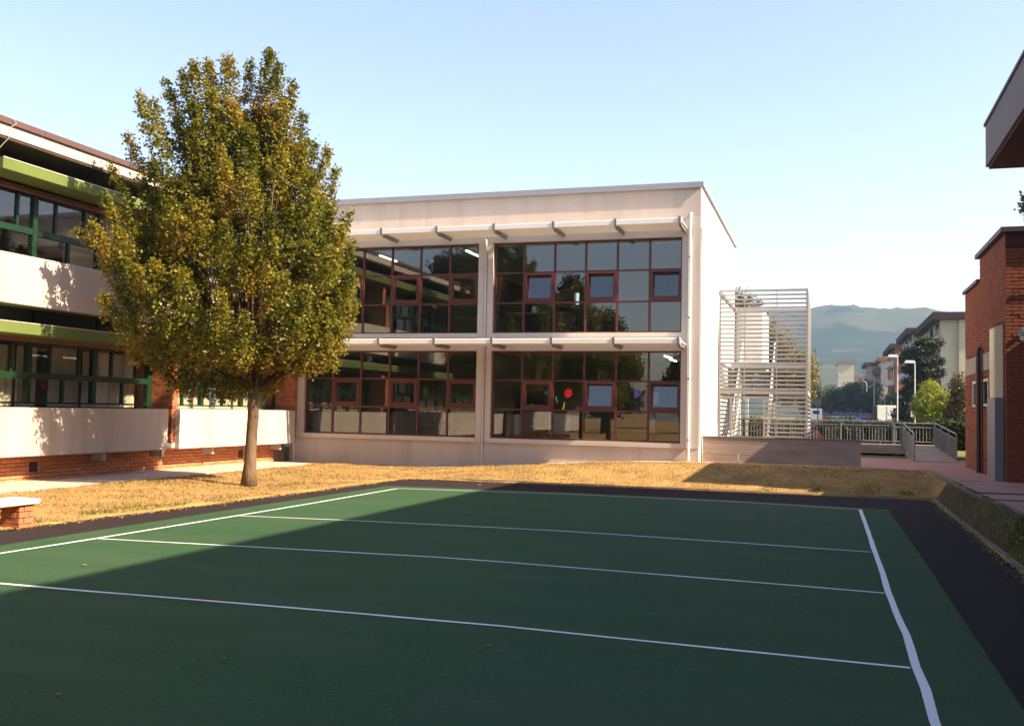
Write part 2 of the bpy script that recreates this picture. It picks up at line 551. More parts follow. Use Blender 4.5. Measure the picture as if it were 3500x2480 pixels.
xs = np.unique(np.round(np.concatenate([np.array([-2500, -1700, -900, -400, -150, -80, -50, -36, -28, -22, -18]), np.arange(-16, -9, 0.12), np.arange(-9, 2.0, 0.16), np.arange(2.0, 3.4, 0.06), np.arange(3.5, 9, 0.5), np.array([10, 13, 18, 25, 35, 55, 90, 160, 400, 900, 1700, 2500])]), 3))
ys = np.unique(np.round(np.concatenate([np.array([-380, -300, -200, -90, -50, -30, -18, -10, -5, 0, 3, 5, 7]), np.arange(8, 21.4, 0.2), np.arange(21.4, 26.4, 0.08), np.arange(26.5, 36, 0.5), np.array([38, 41, 45, 50, 53, 56, 59, 62, 66, 75, 90, 120, 180, 300, 600, 1000, 1500, 1960])]), 3))
GX, GY = np.meshgrid(xs, ys)
GZ = zt(GX, GY)
nx, ny = len(xs), len(ys)
gv = np.stack([GX, GY, GZ], -1).reshape(-1, 3)
idx = np.arange(nx * ny).reshape(ny, nx)
gf = np.stack([idx[:-1, :-1], idx[:-1, 1:], idx[1:, 1:], idx[1:, :-1]], -1).reshape(-1, 4)
me = D.meshes.new('ground')
me.from_pydata(gv.tolist(), [], gf.tolist())
me.materials.append(M['soil'])
me.materials.append(M['far_soil'])
me.materials.append(M['verge'])
fy = gv[gf[:, 0], 1]
me.polygons.foreach_set('material_index', np.where(fy > 27, 1, np.where((gv[gf[:, 0], 0] > 2.0) & (fy < 22.2), 2, 0)).astype(np.int32))
me.polygons.foreach_set('use_smooth', [True] * len(me.polygons))
ground = D.objects.new('ground', me)
link(ground)
tag(ground, kind='structure', label='dry ground of bare soil and straw coloured grass')

# asphalt apron, painted court and its lines
asp = MB()
P = [(-10.55, -12), (2.07, -12), (2.07, 12.06), (2.05, 17.8), (2.08, 22.05), (-3.5, 21.95), (-8.6, 21.8), (-9.35, 21.6), (-9.55, 21.1), (-9.8, 14.1), (-10.1, 10.2)]
asp.prism(P, 2, -0.15, 0.0)
tag(asp.build('asphalt', M['asphalt']), kind='structure', label='dark asphalt apron round the green court')
gp = MB()
gp.v += [(-9.08, -10, 0.004), (1.08, -10, 0.004), (1.09, 8.4, 0.004), (1.1, 12.4, 0.004), (1.08, 19.27, 0.004), (-1.8, 19.75, 0.004), (-5.0, 19.82, 0.004), (-8.88, 19.45, 0.004), (-8.98, 14.0, 0.004)]
gp.f.append(list(range(9)))
tag(gp.build('court_surface', M['court']), kind='structure', label='dark green painted sports court')


def strip(name, pts, w, z=0.008, lab=None, wob=0.004):
    # subdivide, wobble slightly like hand-taped paint
    q = []
    for (a, b) in zip(pts[:-1], pts[1:]):
        n = max(1, int(math.dist(a, b) / 0.35))
        for i in range(n):
            q.append((a[0] + (b[0] - a[0]) * i / n, a[1] + (b[1] - a[1]) * i / n))
    q.append(pts[-1])
    mb = MB()
    for i, p in enumerate(q):
        a = Vector(q[max(0, i - 1)])
        b = Vector(q[min(len(q) - 1, i + 1)])
        t = (b - a).normalized()
        n = Vector((-t.y, t.x))
        e1, e2 = rnd.uniform(-wob, wob), rnd.uniform(-wob, wob)
        mb.v += [(p[0] + n.x * (w / 2 + e1), p[1] + n.y * (w / 2 + e1), z), (p[0] - n.x * (w / 2 + e2), p[1] - n.y * (w / 2 + e2), z)]
        if i:
            k = 2 * i
            mb.f.append([k - 2, k - 1, k + 1, k])
    o = mb.build(name, M['line'])
    tag(o, kind='structure', label=lab)


strip('court_line', [(0.62, 18.99), (-1.73, 19.46), (-5.05, 19.42), (-8.42, 18.88)], 0.05, lab='thin white line along the far end of the court')
strip('court_line', [(-8.42, 18.83), (-8.38, 15.0), (-8.40, 12.97), (-8.46, 10.0), (-8.52, 8.62), (-8.56, 2), (-8.5, -9)], 0.06, lab='white side line on the sunny side of the court')
strip('court_line', [(0.59, 19.02), (0.59, 15.76), (0.58, 13.13), (0.585, 11.58), (0.57, 10.16), (0.575, 9.14), (0.595, 8.25), (0.58, 7.23), (0.59, 6.65), (0.575, 5.99), (0.585, 4), (0.58, -9)], 0.058, lab='broad white side line on the right of the court')
strip('court_line', [(-8.36, 12.98), (-6.7, 13.2), (-3.49, 13.40), (-1.17, 13.24), (0.53, 13.08)], 0.045, 0.0085, lab='second white cross line of the court counted from the far end')
strip('court_line', [(-8.43, 10.04), (-6.69, 10.2), (-4.13, 10.40), (-3.37, 10.38), (-0.9, 10.22), (0.53, 10.1)], 0.045, 0.0085, lab='third white cross line of the court counted from the far end')
strip('court_line', [(-8.5, 7.22), (-6.16, 7.24), (-4.88, 7.29), (-3.65, 7.31), (-2.37, 7.32), (-1.0, 7.24), (0.54, 7.17)], 0.045, 0.0085, lab='white cross line of the court nearest the camera')

# thin concrete edge of the asphalt
ke = MB()
kp = [(2.07, 9.0), (2.07, 12.06), (2.05, 17.8), (2.08, 22.07), (-3.5, 21.97), (-8.6, 21.82)]
for a, b in zip(kp[:-1], kp[1:]):
    L_ = math.dist(a, b)
    n = max(1, int(L_ / 1.0))
    for i in range(n):
        p = (a[0] + (b[0] - a[0]) * (i + .01) / n, a[1] + (b[1] - a[1]) * (i + .01) / n)
        q = (a[0] + (b[0] - a[0]) * (i + .99) / n, a[1] + (b[1] - a[1]) * (i + .99) / n)
        t = (Vector(q) - Vector(p)).normalized()
        nn = Vector((t.y, -t.x)) * 0.05
        j = rnd.uniform(-.006, .006)
        pts = [(p[0], p[1], -.1), (p[0] + nn.x, p[1] + nn.y, -.1), (q[0] + nn.x, q[1] + nn.y, -.1), (q[0], q[1], -.1)]
        ke.hexa(pts + [(x, y, .036 + j) for x, y, z in pts])
ke.build('kerb', M['kerb'], kind='structure', label='thin pale concrete edging of the asphalt')

# pavings
def sheet(name, m, poly, dz, lab, thick=0.1, zf=None, step=0.5):
    """paving slab whose top follows the ground"""
    bm = bmesh.new()
    vs = [bm.verts.new((x, y, 0)) for x, y in poly]
    bm.faces.new(vs)
    x0, x1 = min(p[0] for p in poly), max(p[0] for p in poly)
    y0, y1 = min(p[1] for p in poly), max(p[1] for p in poly)
    x = x0 + step
    while x < x1:
        bmesh.ops.bisect_plane(bm, geom=bm.verts[:] + bm.edges[:] + bm.faces[:], plane_co=(x, 0, 0), plane_no=(1, 0, 0))
        x += step
    y = y0 + step
    while y < y1:
        bmesh.ops.bisect_plane(bm, geom=bm.verts[:] + bm.edges[:] + bm.faces[:], plane_co=(0, y, 0), plane_no=(0, 1, 0))
        y += step
    for v in bm.verts:
        v.co.z = zf(v.co.x, v.co.y) + dz
    ext = bmesh.ops.extrude_face_region(bm, geom=bm.faces[:])
    for g in ext['geom']:
        if isinstance(g, bmesh.types.BMVert):
            g.co.z -= thick
    bmesh.ops.recalc_face_normals(bm, faces=bm.faces[:])
    me = D.meshes.new(name)
    bm.to_mesh(me)
    me.materials.append(m)
    o = D.objects.new(name, me)
    link(o)
    tag(o, kind='structure', label=lab)


zfar = lambda x, y: 0.4 * float(smooth(-12, -3.2, x)) * float(smooth(22, 25, y))
sheet('pavement', M['paving'], [(-3.1, 25.72), (1.0, 26.0), (1.96, 25.75), (2.45, 24.9), (2.5, 22.26), (2.5, 18.3), (2.6, 14.9), (2.75, -12), (9, -12), (9, 33), (-3.1, 33)], 0.012, 'reddish pavement in front of the brick building', 0.12, lambda x, y: 0.4)
kk = MB()
for a, b in zip([(-3.1, 25.58), (1.0, 25.86), (1.86, 25.6), (2.32, 24.8), (2.38, 22.2), (2.38, 18.4)], [(1.0, 25.86), (1.86, 25.6), (2.32, 24.8), (2.38, 22.2), (2.38, 18.4), (2.5, 14.8)]):
    n = max(1, round(math.dist(a, b)))
    for i in range(n):
        p = Vector(a).lerp(Vector(b), (i + .01) / n)
        q = Vector(a).lerp(Vector(b), (i + .99) / n)
        t = (q - p).normalized()
        nn = Vector((-t.y, t.x)) * 0.12
        pts = [(p.x, p.y, .2), (q.x, q.y, .2), (q.x + nn.x, q.y + nn.y, .2), (p.x + nn.x, p.y + nn.y, .2)]
        kk.hexa(pts + [(x, y, .408 + rnd.uniform(-.006, .006)) for x, y, z in pts])
kk.build('kerb', M['kerb'], kind='structure', label='concrete kerb stones round the reddish pavement')
sheet('pavement', M['pale_paving'], [(-13.6, 24.9), (-11, 25.2), (-3.22, 25.5), (-3.22, 26.12), (-15.2, 26.12), (-15.2, 24.9)], 0.025, 'narrow pale paving strip at the foot of the white building', 0.2, zfar)
sheet('pavement', M['pale_paving'], [(-15.3, -10), (-13.5, -10), (-13.35, 14), (-13.55, 18.5), (-13.9, 22.9), (-13.6, 24.9), (-15.3, 24.9)], 0.07, 'pale paving strip along the foot of the left wing', 0.15, lambda x, y: 0.0)
# drain slot and manhole
o = MB()
o.box(2.6, 2.96, 22.0, 22.1, .413, .418)
tag(o.build('drain_grate', M['black_pipe']), 'narrow dark drain slot in the reddish pavement before the brick building', 'drain')
o = MB()
o.box(2.42, 3.6, 18.55, 18.62, .40, .43)
o.box(2.48, 3.6, 17.1, 17.15, .40, .425)
o.build('pavement_joint', M['dark_coping'], kind='structure', label='dark joints across the pavement at the right edge')

# grass and litter on the ground
def scatter(n, x0, x1, y0, y1, test):
    x = rng.uniform(x0, x1, n)
    y = rng.uniform(y0, y1, n)
    k = test(x, y)
    return x[k], y[k]


def blades(x, y, h, w, lean=0.5):
    n = len(x)
    z = zt(x, y) - 0.01
    a = rng.uniform(0, 2 * np.pi, n)
    hh = h * rng.uniform(0.4, 1.3, n)
    lx, ly = rng.normal(0, lean, n) * hh, rng.normal(0, lean, n) * hh
    c = np.stack([x, y, z], 1)
    d = np.stack([np.cos(a) * w, np.sin(a) * w, np.zeros(n)], 1)
    t = c + np.stack([lx, ly, hh], 1)
    return np.stack([c - d, c + d, t], 1).reshape(-1, 3)


def ngrass(x, y):
    return np.sin(x * 1.7 + 2 * np.sin(y * 1.1)) * np.sin(y * 2.1 + x * .6) + 0.5 * np.sin(x * 4.3 - y * 3.9)


def in_grass(x, y):
    a = (x < asph_l(y) - 0.03) & (x > -13.5) & (y < 24.8)
    b = (y > 21.9 + 0.02 * (x + 9)) & (y < 25.4 + 0.0 * x) & (x > -13.2) & (x < 2.35)
    c = (x > 2.14) & (x < 2.42) & (y < 22)
    return a | b | c


x, y = scatter(170000, -13.6, 2.45, 9.0, 25.5, lambda x, y: in_grass(x, y) & (rng.uniform(0, 1, len(x)) < 0.55 + 0.35 * ngrass(x, y)) & (x < 2.1))
o = fast_mesh('dry_grass', blades(x, y, 0.05, 0.008, 0.9), None, M['dry_grass'], nside=3)
tag(o, 'short dry straw coloured grass between court and buildings', kind='stuff')
gx, gy = [], []
for (cx, cy, r, n) in [(-10.25, 13.0, .4, 420), (-10.3, 12.2, .2, 150), (-10.0, 13.7, .25, 160), (-10.25, 11.0, .3, 160), (-10.0, 15.2, .25, 100), (2.3, 13.6, .4, 1900), (2.3, 12.2, .5, 2300), (2.28, 14.9, .5, 700), (2.28, 16.6, .6, 500), (2.26, 18.6, .6, 800), (2.27, 20.5, .6, 450), (2.3, 10.5, .7, 3000), (.9, 22.7, .3, 300), (1.6, 22.6, .2, 260), (-.2, 22.6, .25, 200), (-1.2, 22.4, .2, 120), (-10.6, 18.2, .4, 200), (-6, 23.5, .5, 140), (-12.6, 17.0, .4, 160), (-12.3, 21.0, .4, 160)]:
    gx.append(rng.normal(cx, r * .5, n))
    gy.append(rng.normal(cy, r * .9, n))
gx, gy = np.concatenate(gx), np.concatenate(gy)
k = in_grass(gx, gy)
o = fast_mesh('green_grass', blades(gx[k], gy[k], 0.065, 0.006, 0.5), None, M['green_grass'], nside=3)
tag(o, 'tufts of fresh green grass along the asphalt edge', kind='stuff')
# clods of soil
x, y = scatter(5200, -13.4, 2.35, 9.0, 25.4, in_grass)
cl = MB()
pts = []
for i in range(len(x)):
    s = rnd.uniform(.01, .045) * rnd.uniform(.5, 1)
    z = float(zt(x[i], y[i]))
    a = rnd.uniform(0, 3)
    ca, sa = math.cos(a) * s, math.sin(a) * s
    n = len(cl.v)
    cl.v += [(x[i] - ca, y[i] - sa, z - .01), (x[i] + sa, y[i] - ca, z - .01), (x[i] + ca, y[i] + sa, z - .01), (x[i] - sa, y[i] + ca, z - .01), (x[i] + rnd.uniform(-.3, .3) * s, y[i], z + s * .9)]
    cl.f += [[n, n + 1, n + 4], [n + 1, n + 2, n + 4], [n + 2, n + 3, n + 4], [n + 3, n, n + 4]]
tag(cl.build('soil_clods', M['soil']), 'small clods of dry soil scattered on the bare ground', kind='stuff')
# crumbs of soil and straw carried onto the edge of the asphalt
nc = 5200
ta = rng.uniform(0, 1, nc)
side = rng.uniform(0, 1, nc)
ey = np.where(side < .45, rng.uniform(10.2, 21.6, nc), 0)
ex = np.where(side < .45, asph_l(ey) + np.abs(rng.normal(0, .10, nc)), 0)
fx = rng.uniform(-9.4, 2.0, nc)
s2 = (side >= .45) & (side < .8)
ex = np.where(s2, fx, ex)
ey = np.where(s2, 21.8 + .017 * (fx + 8.6) - np.abs(rng.normal(0, .09, nc)), ey)
s3 = side >= .8
ry = rng.uniform(7, 22, nc)
ex = np.where(s3, 2.06 - np.abs(rng.normal(0, .07, nc)), ex)
ey = np.where(s3, ry, ey)
v = leaves(np.stack([ex, ey, np.full(nc, .008)], 1), .018, 2.5)
tag(fast_mesh('soil_crumbs', v, None, M['soil']), 'crumbs of dry soil and straw on the edge of the asphalt', kind='stuff')
# dead leaves under the tree
x, y = scatter(900, -13.2, -9.9, 14.5, 22.0, lambda x, y: in_grass(x, y))
v = leaves(np.stack([x, y, zt(x, y) + 0.012], 1), 0.03, 3.0)
tag(fast_mesh('leaf_litter', v, None, M['dead_leaf']), 'fallen dry leaves scattered on the ground around the tree', kind='stuff')
LV = [(-4.12, 4.64, .05, 'pale dead leaf near the lower left corner of the court'), (-7.14, 8.32, .075, 'yellowish dead leaf in the sunny part of the court near the left edge'),
      (-3.73, 5.67, .03, 'small dark leaf in the shade left of the court middle'), (-3.71, 7.01, .04, 'curled brown leaf just before the nearest cross line'),
      (-2.24, 6.65, .05, 'reddish brown leaf in the shaded middle of the court'), (-5.0, 18.01, .05, 'pale scrap lying on the far shaded part of the court'),
      (-1.06, 6.05, .03, 'tiny brown leaf on the lower right part of the court'), (-0.89, 7.02, .03, 'tiny pale leaf close behind the nearest cross line on the right'),
      (-7.25, 20.63, .09, 'orange leaf cluster on the sunny asphalt beyond the far court line')]
for (x, y, s, lab) in LV:
    mb = MB()
    s *= .5
    a0 = rnd.uniform(0, 6)
    pr = [(0, 1.0), (.35, .35), (.95, .25), (.5, -.15), (.6, -.8), (.1, -.45), (-.3, -.9), (-.35, -.2), (-.95, .1), (-.4, .35)]
    mb.v.append((x, y, .02 + s * .25))
    for px, py in pr:
        ca, sa = math.cos(a0), math.sin(a0)
        mb.v.append((x + (px * ca - py * sa) * s, y + (px * sa + py * ca) * s, .012 + rnd.uniform(0, .3) * s))
    for i in range(10):
        mb.f.append([0, 1 + i, 1 + (i + 1) % 10])
    tag(mb.build('fallen_leaf', M['dead_leaf']), lab, 'leaf', 'leaves lying on the court')
# ------------------------------------------------------------------ white school building (far side)
YF = 26.13
sb = thing('school_building', 'two storey pale rendered building with large red framed window bands and white sunshades', 'building', (-9, YF, 0))
WX = [(-14.77, -9.35), (-8.92, -3.64)]
WZ = [(0.88, 3.31), (3.80, 6.34)]
w = MB()
w.box(-15.2, -3.17, YF, YF + .3, -.4, .76)
w.box(-15.2, -3.17, YF, YF + .3, 6.56, 7.68)
w.build('wall', M['stucco'], sb, label='beige rendered front wall above and below the window bands')
# side wall, back wall, roof
w = MB()
w.box(-3.47, -3.17, YF + .3, 36.0, -.4, 7.68)
w.build('side_wall', M['white_stucco'], sb, label='sunlit white end wall without windows')
w = MB()
w.box(-22, -9.04, 36.0, 36.3, 0, 7.68)
w.box(-8.22, -3.17, 36.0, 36.3, 0, 7.68)
w.box(-9.04, -8.22, 36.0, 36.3, 0, 5.0)
w.box(-9.04, -8.22, 36.0, 36.3, 6.6, 7.68)
w.build('rear_wall', M['white_stucco'], sb)
box('roof', M['grey_render'], -22, -3.47, YF + .3, 36.0, 7.2, 7.5, sb)
n = 7
for i in range(n):
    x0 = -15.3 + (12.2) * i / n
    x1 = -15.3 + (12.2) * (i + 1) / n
    c = MB()
    c.box(x0 + .003, x1 - .003, YF - .07, YF + .42, 7.69, 7.775)
    c.box(x0 + .003, x1 - .003, YF - .07, YF - .062, 7.62, 7.69)
    c.build('coping_panel', M['coping'], sb)
c = MB()
c.box(-3.55, -3.10, YF + .42, 36.35, 7.69, 7.76)
c.build('coping_panel', M['coping'], sb)
# cladding: flat light panels framing the window bands
cl = MB()
def cb(x0, x1, z0, z1, d=0.0):
    cl.box(x0, x1, YF - .02 - d, YF + .3, z0, z1)
for (x0, x1), side in zip(WX, (0, 1)):
    for k, (z0, z1) in enumerate(WZ):
        pass
cb(-14.98, -14.77, .88, 6.56)
cb(-9.35, -9.18, .76, 6.56)
cb(-9.08, -8.92, .76, 6.56)
cb(-9.18, -9.08, .76, 6.56, -.05)
cb(-3.64, -3.47, .76, 6.56, .055)
cb(-14.98, -14.77, .76, .88)
for x0, x1 in WX:
    cb(x0, x1, .76, .88, .035)
    cb(x0, x1, 3.31, 3.50)
    cb(x0, x1, 3.515, 3.66)
    cb(x0, x1, 3.675, 3.80, .03)
    cb(x0, x1, 6.34, 6.56)
cl.build('cladding', M['cladding'], sb, label='flat pale metal cladding round the window bands')
cs = MB()
cs.box(-3.38, -3.17, YF - .012, YF + .01, .76, 6.86)
cs.build('corner_strip', M['cladding'], sb)


def window_band(x0, x1, z0, z1, opens, curtain=False):
    yf = YF + .12
    nc, dz = 6, (z1 - z0) / 3
    dx = (x1 - x0) / nc
    fr = MB()
    t = .028
    for i in range(nc + 1):
        x = x0 + dx * i
        a, b = (x - t, x + t)
        if i == 0:
            a, b = x0, x0 + .07
        if i == nc:
            a, b = x1 - .05, x1
        fr.box(a, b, yf - .03, yf + .05, z0, z1)
    for j in range(4):
        z = z0 + dz * j
        a, b = (z - .022, z + .022)
        if j == 0:
            a, b = z0, z0 + .045
        if j == 3:
            a, b = z1 - .04, z1
        for i in range(nc):
            fr.box(x0 + dx * i + t if i else x0 + .07, x0 + dx * (i + 1) - t if i < nc - 1 else x1 - .05, yf - .026, yf + .046, a, b)
    f = fr.build('window', M['window_frame'], sb)
    for i in range(nc):
        for j in range(3):
            xa, xb = x0 + dx * i, x0 + dx * (i + 1)
            za, zb = z0 + dz * j, z0 + dz * (j + 1)
            if j == 1 and i % 2 == 1:
                # opening casement, hinged at its foot; tilted into the room when open
                c = MB()
                X0, X1, Z0, Z1 = xa + .03, xb - .03, za + .024, zb - .024
                # fixed outer rebate
                fr2 = MB()
                fr2.box(X0, X1, yf - .05, yf + .02, Z0, Z0 + .06)
                fr2.box(X0, X1, yf - .05, yf + .02, Z1 - .05, Z1)
                fr2.box(X0, X0 + .055, yf - .05, yf + .02, Z0 + .06, Z1 - .05)
                fr2.box(X1 - .055, X1, yf - .05, yf + .02, Z0 + .06, Z1 - .05)
                fr2.build('casement_frame', M['window_frame'], f)
                op = i in opens
                ang = R(9) if op else 0
                X0 += .058
                X1 -= .058
                H = Z1 - Z0 - .115
                s = MB()
                s.box(X0, X1, 0, .05, 0, .05)
                s.box(X0, X1, 0, .05, H - .04, H)
                s.box(X0, X0 + .035, 0, .05, .05, H - .04)
                s.box(X1 - .035, X1, 0, .05, .05, H - .04)
                g = MB()
                g.box(X0 + .035, X1 - .035, .02, .027, .05, H - .04)
                for q in (s, g):
                    q.v = [(x, yf - .03 + y * math.cos(ang) + z * math.sin(ang), Z0 + .062 + z * math.cos(ang) - y * math.sin(ang)) for x, y, z in q.v]
                s.build('casement', M['window_frame'], f)
                g.build('pane', M['glass'], f)
            else:
                g = MB()
                e = rnd.uniform(-.0035, .0035)
                e2 = rnd.uniform(-.003, .003)
                g.hexa([(xa + .02, yf + e, za + .01), (xb - .02, yf - e, za + .01), (xb - .02, yf + .008 - e, za + .01), (xa + .02, yf + .008 + e, za + .01),
                        (xa + .02, yf + e + e2, zb - .01), (xb - .02, yf - e + e2, zb - .01), (xb - .02, yf + .008 - e + e2, zb - .01), (xa + .02, yf + .008 + e + e2, zb - .01)])
                g.build('pane', M['glass'], f)


window_band(*WX[0], *WZ[0], ())
window_band(*WX[1], *WZ[0], (3, 5))
window_band(*WX[0], *WZ[1], (1,))
window_band(*WX[1], *WZ[1], (1, 3, 5))

# sunshades: louvre blades on comb shaped brackets behind a white front edge
def sunshade(z, x0, x1, label):
    t = thing('sunshade', label, 'sunshade', (x1, YF, z), 'sunshades on the white building')
    e = MB()
    y0 = 24.93
    e.prism([(y0, z - .10), (y0 + .05, z - .12), (y0 + .10, z + .02), (y0 + .05, z + .035), (y0, z + .02)], 0, x0, x1)
    e.build('front_edge', M['white_metal'], t)
    nb = 10
    xs_ = [-3.56 - 1.653 * i for i in range(7)]
    for b in range(nb):
        yb = y0 + .13 + b * .096
        m = MB()
        prof = [(yb, z - .05), (yb + .10, z - .085), (yb + .104, z - .078), (yb + .005, z - .04)]
        m.prism(prof, 0, x0, x1)
        m.build('louvre_blade', M['white_metal'], t)
    for x in xs_:
        poly = [(y0 - .015, z + .06), (y0 - .015, z - .13)]
        for b in range(nb):
            yb = y0 + .13 + b * .096
            poly += [(yb, z - .13), (yb + .05, z - .19)]
        poly += [(YF - .03, z - .12), (YF - .03, z - .02)]
        m = MB()
        m.prism(poly, 0, x - .03, x + .03)
        m.build('bracket', M['steel'], t)
    m = MB()
    m.box(x0, x1, YF - .06, YF - .022, z - .05, z + .0)
    m.build('wall_rail', M['grey_metal'], t)


sunshade(6.59, -14.9, -3.50, 'upper white louvred sunshade over the first floor windows')
sunshade(3.53, -14.9, -3.50, 'lower white louvred sunshade between the two storeys')

# downpipes
for x, z0, z1, y, lab in [(-9.13, .12, 6.45, YF - .045, 'slim downpipe between the two window bands of the white building'), (-3.425, .36, 6.92, YF - .075, 'white downpipe near the right corner of the white building'), (-15.03, -.05, 7.4, YF - .06, 'thin downpipe in the corner between white building and left wing')]:
    t = thing('downpipe', lab, 'downpipe', (x, y, z0), 'downpipes of the white building')
    m = MB()
    m.tube([(x, y, z0), (x, y, z1 - .05), (x, y + .03, z1), (x, y + .1, z1 + .03)], .033, 10)
    m.build('pipe', M['white_metal'] if x > -5 else M['cladding'], t, smooth=False)
    for zz in (z0 + .6, z0 + 2.2, z0 + 3.8, z0 + 5.4):
        if zz < z1:
            m = MB()
            m.tube([(x, y, zz), (x, y, zz + .05)], .043, 10)
            m.build('bracket', M['grey_metal'], t)

# interior of the white building
it = MB()
it.box(-15.2, -3.47, YF + .3, 33.4, .15, .42)
it.box(-15.2, -3.47, YF + .3, 33.4, 3.36, 3.70)
it.build('floor_slab', M['floor_in'], sb)
it = MB()
it.box(-15.2, -3.47, YF + .31, 33.4, 3.32, 3.358)
it.box(-15.2, -3.47, YF + .31, 36.0, 6.42, 6.5)
it.build('ceiling', M['ceiling'], sb)
it = MB()
it.box(-9.2, -9.06, YF + .3, 33.4, .42, 3.32)
it.box(-9.2, -9.06, YF + .3, 33.4, 3.70, 6.42)
it.box(-15.35, -15.2, YF + .3, 36, 0, 7.2)
# back partition with a high opening
it.box(-15.2, -3.47, 33.4, 33.5, .42, 3.32)
it.box(-15.2, -14.85, 33.4, 33.5, 3.7, 6.42)
it.box(-14.25, -9.04, 33.4, 33.5, 3.7, 6.42)
it.box(-8.22, -3.47, 33.4, 33.5, 3.7, 6.42)
it.box(-9.04, -8.22, 33.4, 33.5, 3.7, 5.38)
it.box(-9.04, -8.22, 33.4, 33.5, 5.44, 5.5)
it.box(-9.04, -8.22, 33.4, 33.5, 5.8, 6.42)
it.box(-14.85, -14.25, 33.4, 33.5, 3.7, 5.5)
it.box(-14.85, -14.25, 33.4, 33.5, 5.82, 6.42)
it.build('partition_wall', M['interior'], sb)


def desk(x, y, z, rz, label):
    t = thing('classroom_desk', label, 'desk', (x, y, z), 'desks inside the classrooms')
    ca, sa = math.cos(rz), math.sin(rz)
    def bx(x0, x1, y0, y1, z0, z1, nm, m):
        q = MB().box(x0, x1, y0, y1, z0, z1)
        q.v = [(x + a * ca - b * sa, y + a * sa + b * ca, z + c) for a, b, c in q.v]
        q.build(nm, m, t)
    bx(-.6, .6, -.3, .3, .72, .75, 'desk_top', M['table_top'])
    for a in (-.56, .56):
        for b in (-.26, .26):
            bx(a - .02, a + .02, b - .02, b + .02, 0, .72, 'leg', M['furniture'])


def chair(x, y, z, label):
    t = thing('classroom_chair', label, 'chair', (x, y, z), 'chairs inside the classrooms')
    box('seat', M['furniture'], x - .2, x + .2, y - .2, y + .2, z + .43, z + .46, t)
    box('backrest', M['furniture'], x - .2, x + .2, y + .18, y + .21, z + .6, z + .85, t)
    for a in (-.18, .18):
        for b in (-.18, .18):
            box('leg', M['furniture'], x + a - .012, x + a + .012, y + b - .012, y + b + .012, z, z + .43 if b < 0 else z + .86, t)


for i, (x, y, z, lab) in enumerate([(-8.2, 27.2, 3.7, 'desk with a white jug just inside the first pane of the upper right window band'),
                                    (-6.2, 28.6, 3.7, 'dark desk behind the third pane of the upper right window band'),
                                    (-12.2, 27.8, 3.7, 'desk in the left upper classroom behind the middle panes'),
                                    (-10.6, 28.4, 3.7, 'desk in the left upper classroom near the dividing wall'),
                                    (-7.6, 28.2, .42, 'desk in the lower right classroom beside the dark board'),
                                    (-5.2, 28.0, .42, 'desk in the lower right classroom below the blue panes'),
                                    (-11.4, 28.3, .42, 'desk in the lower left classroom behind the middle panes')]):
    desk(x, y, z, 0, lab)
for (x, y, z, lab) in [(-7.2, 27.9, 3.7, 'chair behind the second pane of the upper right window band'), (-5.9, 27.9, 3.7, 'chair beside the dark desk in the upper right classroom'), (-11.6, 27.3, 3.7, 'chair in the upper left classroom'), (-7.0, 27.5, .42, 'chair in the lower right classroom near the centre pillar'), (-4.6, 27.4, .42, 'chair in the lower right classroom near the right end'), (-10.9, 27.6, .42, 'chair in the lower left classroom')]:
    chair(x, y, z, lab)
m = MB().tube([(-8.0, 27.15, 4.45), (-8.0, 27.15, 4.50), (-8.0, 27.15, 4.60), (-8.0, 27.15, 4.64)], [.07, .085, .07, .075], 12)
m.tube([(-7.92, 27.15, 4.60), (-7.86, 27.15, 4.56), (-7.93, 27.15, 4.50)], .01, 6)
tag(m.build('jug', M['white_metal']), 'white jug standing on the desk behind the upper right windows', 'jug')
tag(box('blackboard', M['furniture'], -9.05, -9.0, 27.2, 29.6, 4.4, 5.5), 'dark board on the side wall of the upper right classroom', 'blackboard')
tag(box('blackboard', M['furniture'], -8.98, -8.0, 28.6, 28.7, 1.2, 2.25), 'dark board standing in the lower right classroom', 'blackboard')
for (x0, x1, y, z0, z1, lab) in [(-7.65, -7.0, 27.6, 1.0, 1.62, 'pale panel painting a parapet reflection in the lower right windows left of its middle'), (-4.75, -4.45, 27.6, 1.9, 2.25, 'pale paper sheet hanging near the green letter'),
                                 (-4.7, -4.5, 27.3, 1.1, 1.5, 'small pale box in the lower right corner of the lower right windows'), (-8.55, -8.4, 27.2, .95, 1.55, 'narrow pale panel painting a parapet reflection at the left end of the lower right windows')]:
    tag(box('pale_panel', M['pale_board'], x0, x1, y, y + .3 if x1 - x0 > .4 else y + .03, z0, z1), lab, 'pale_panel')  # widest and narrowest panels paint the wing parapet's reflection in the glass
# ceiling lamps
for (x, y, z, lab) in [(-10.2, 28.0, 6.36, 'lit strip lamp under the upper ceiling right of the tree'), (-13.2, 28.4, 6.36, 'lit strip lamp in the upper left classroom close to the tree'), (-4.3, 28.2, 3.26, 'front strip lamp in the lower right classroom'), (-4.4, 29.8, 3.26, 'rear strip lamp in the lower right classroom')]:
    t = thing('ceiling_lamp', lab, 'lamp', (x, y, z), 'strip lamps inside the classrooms')
    box('housing', M['white_metal'], x - .06, x + .06, y - .65, y + .65, z + .02, z + .06, t)
    box('tube', M['lamp_lit'], x - .03, x + .03, y - .62, y + .62, z - .02, z + .018, t)

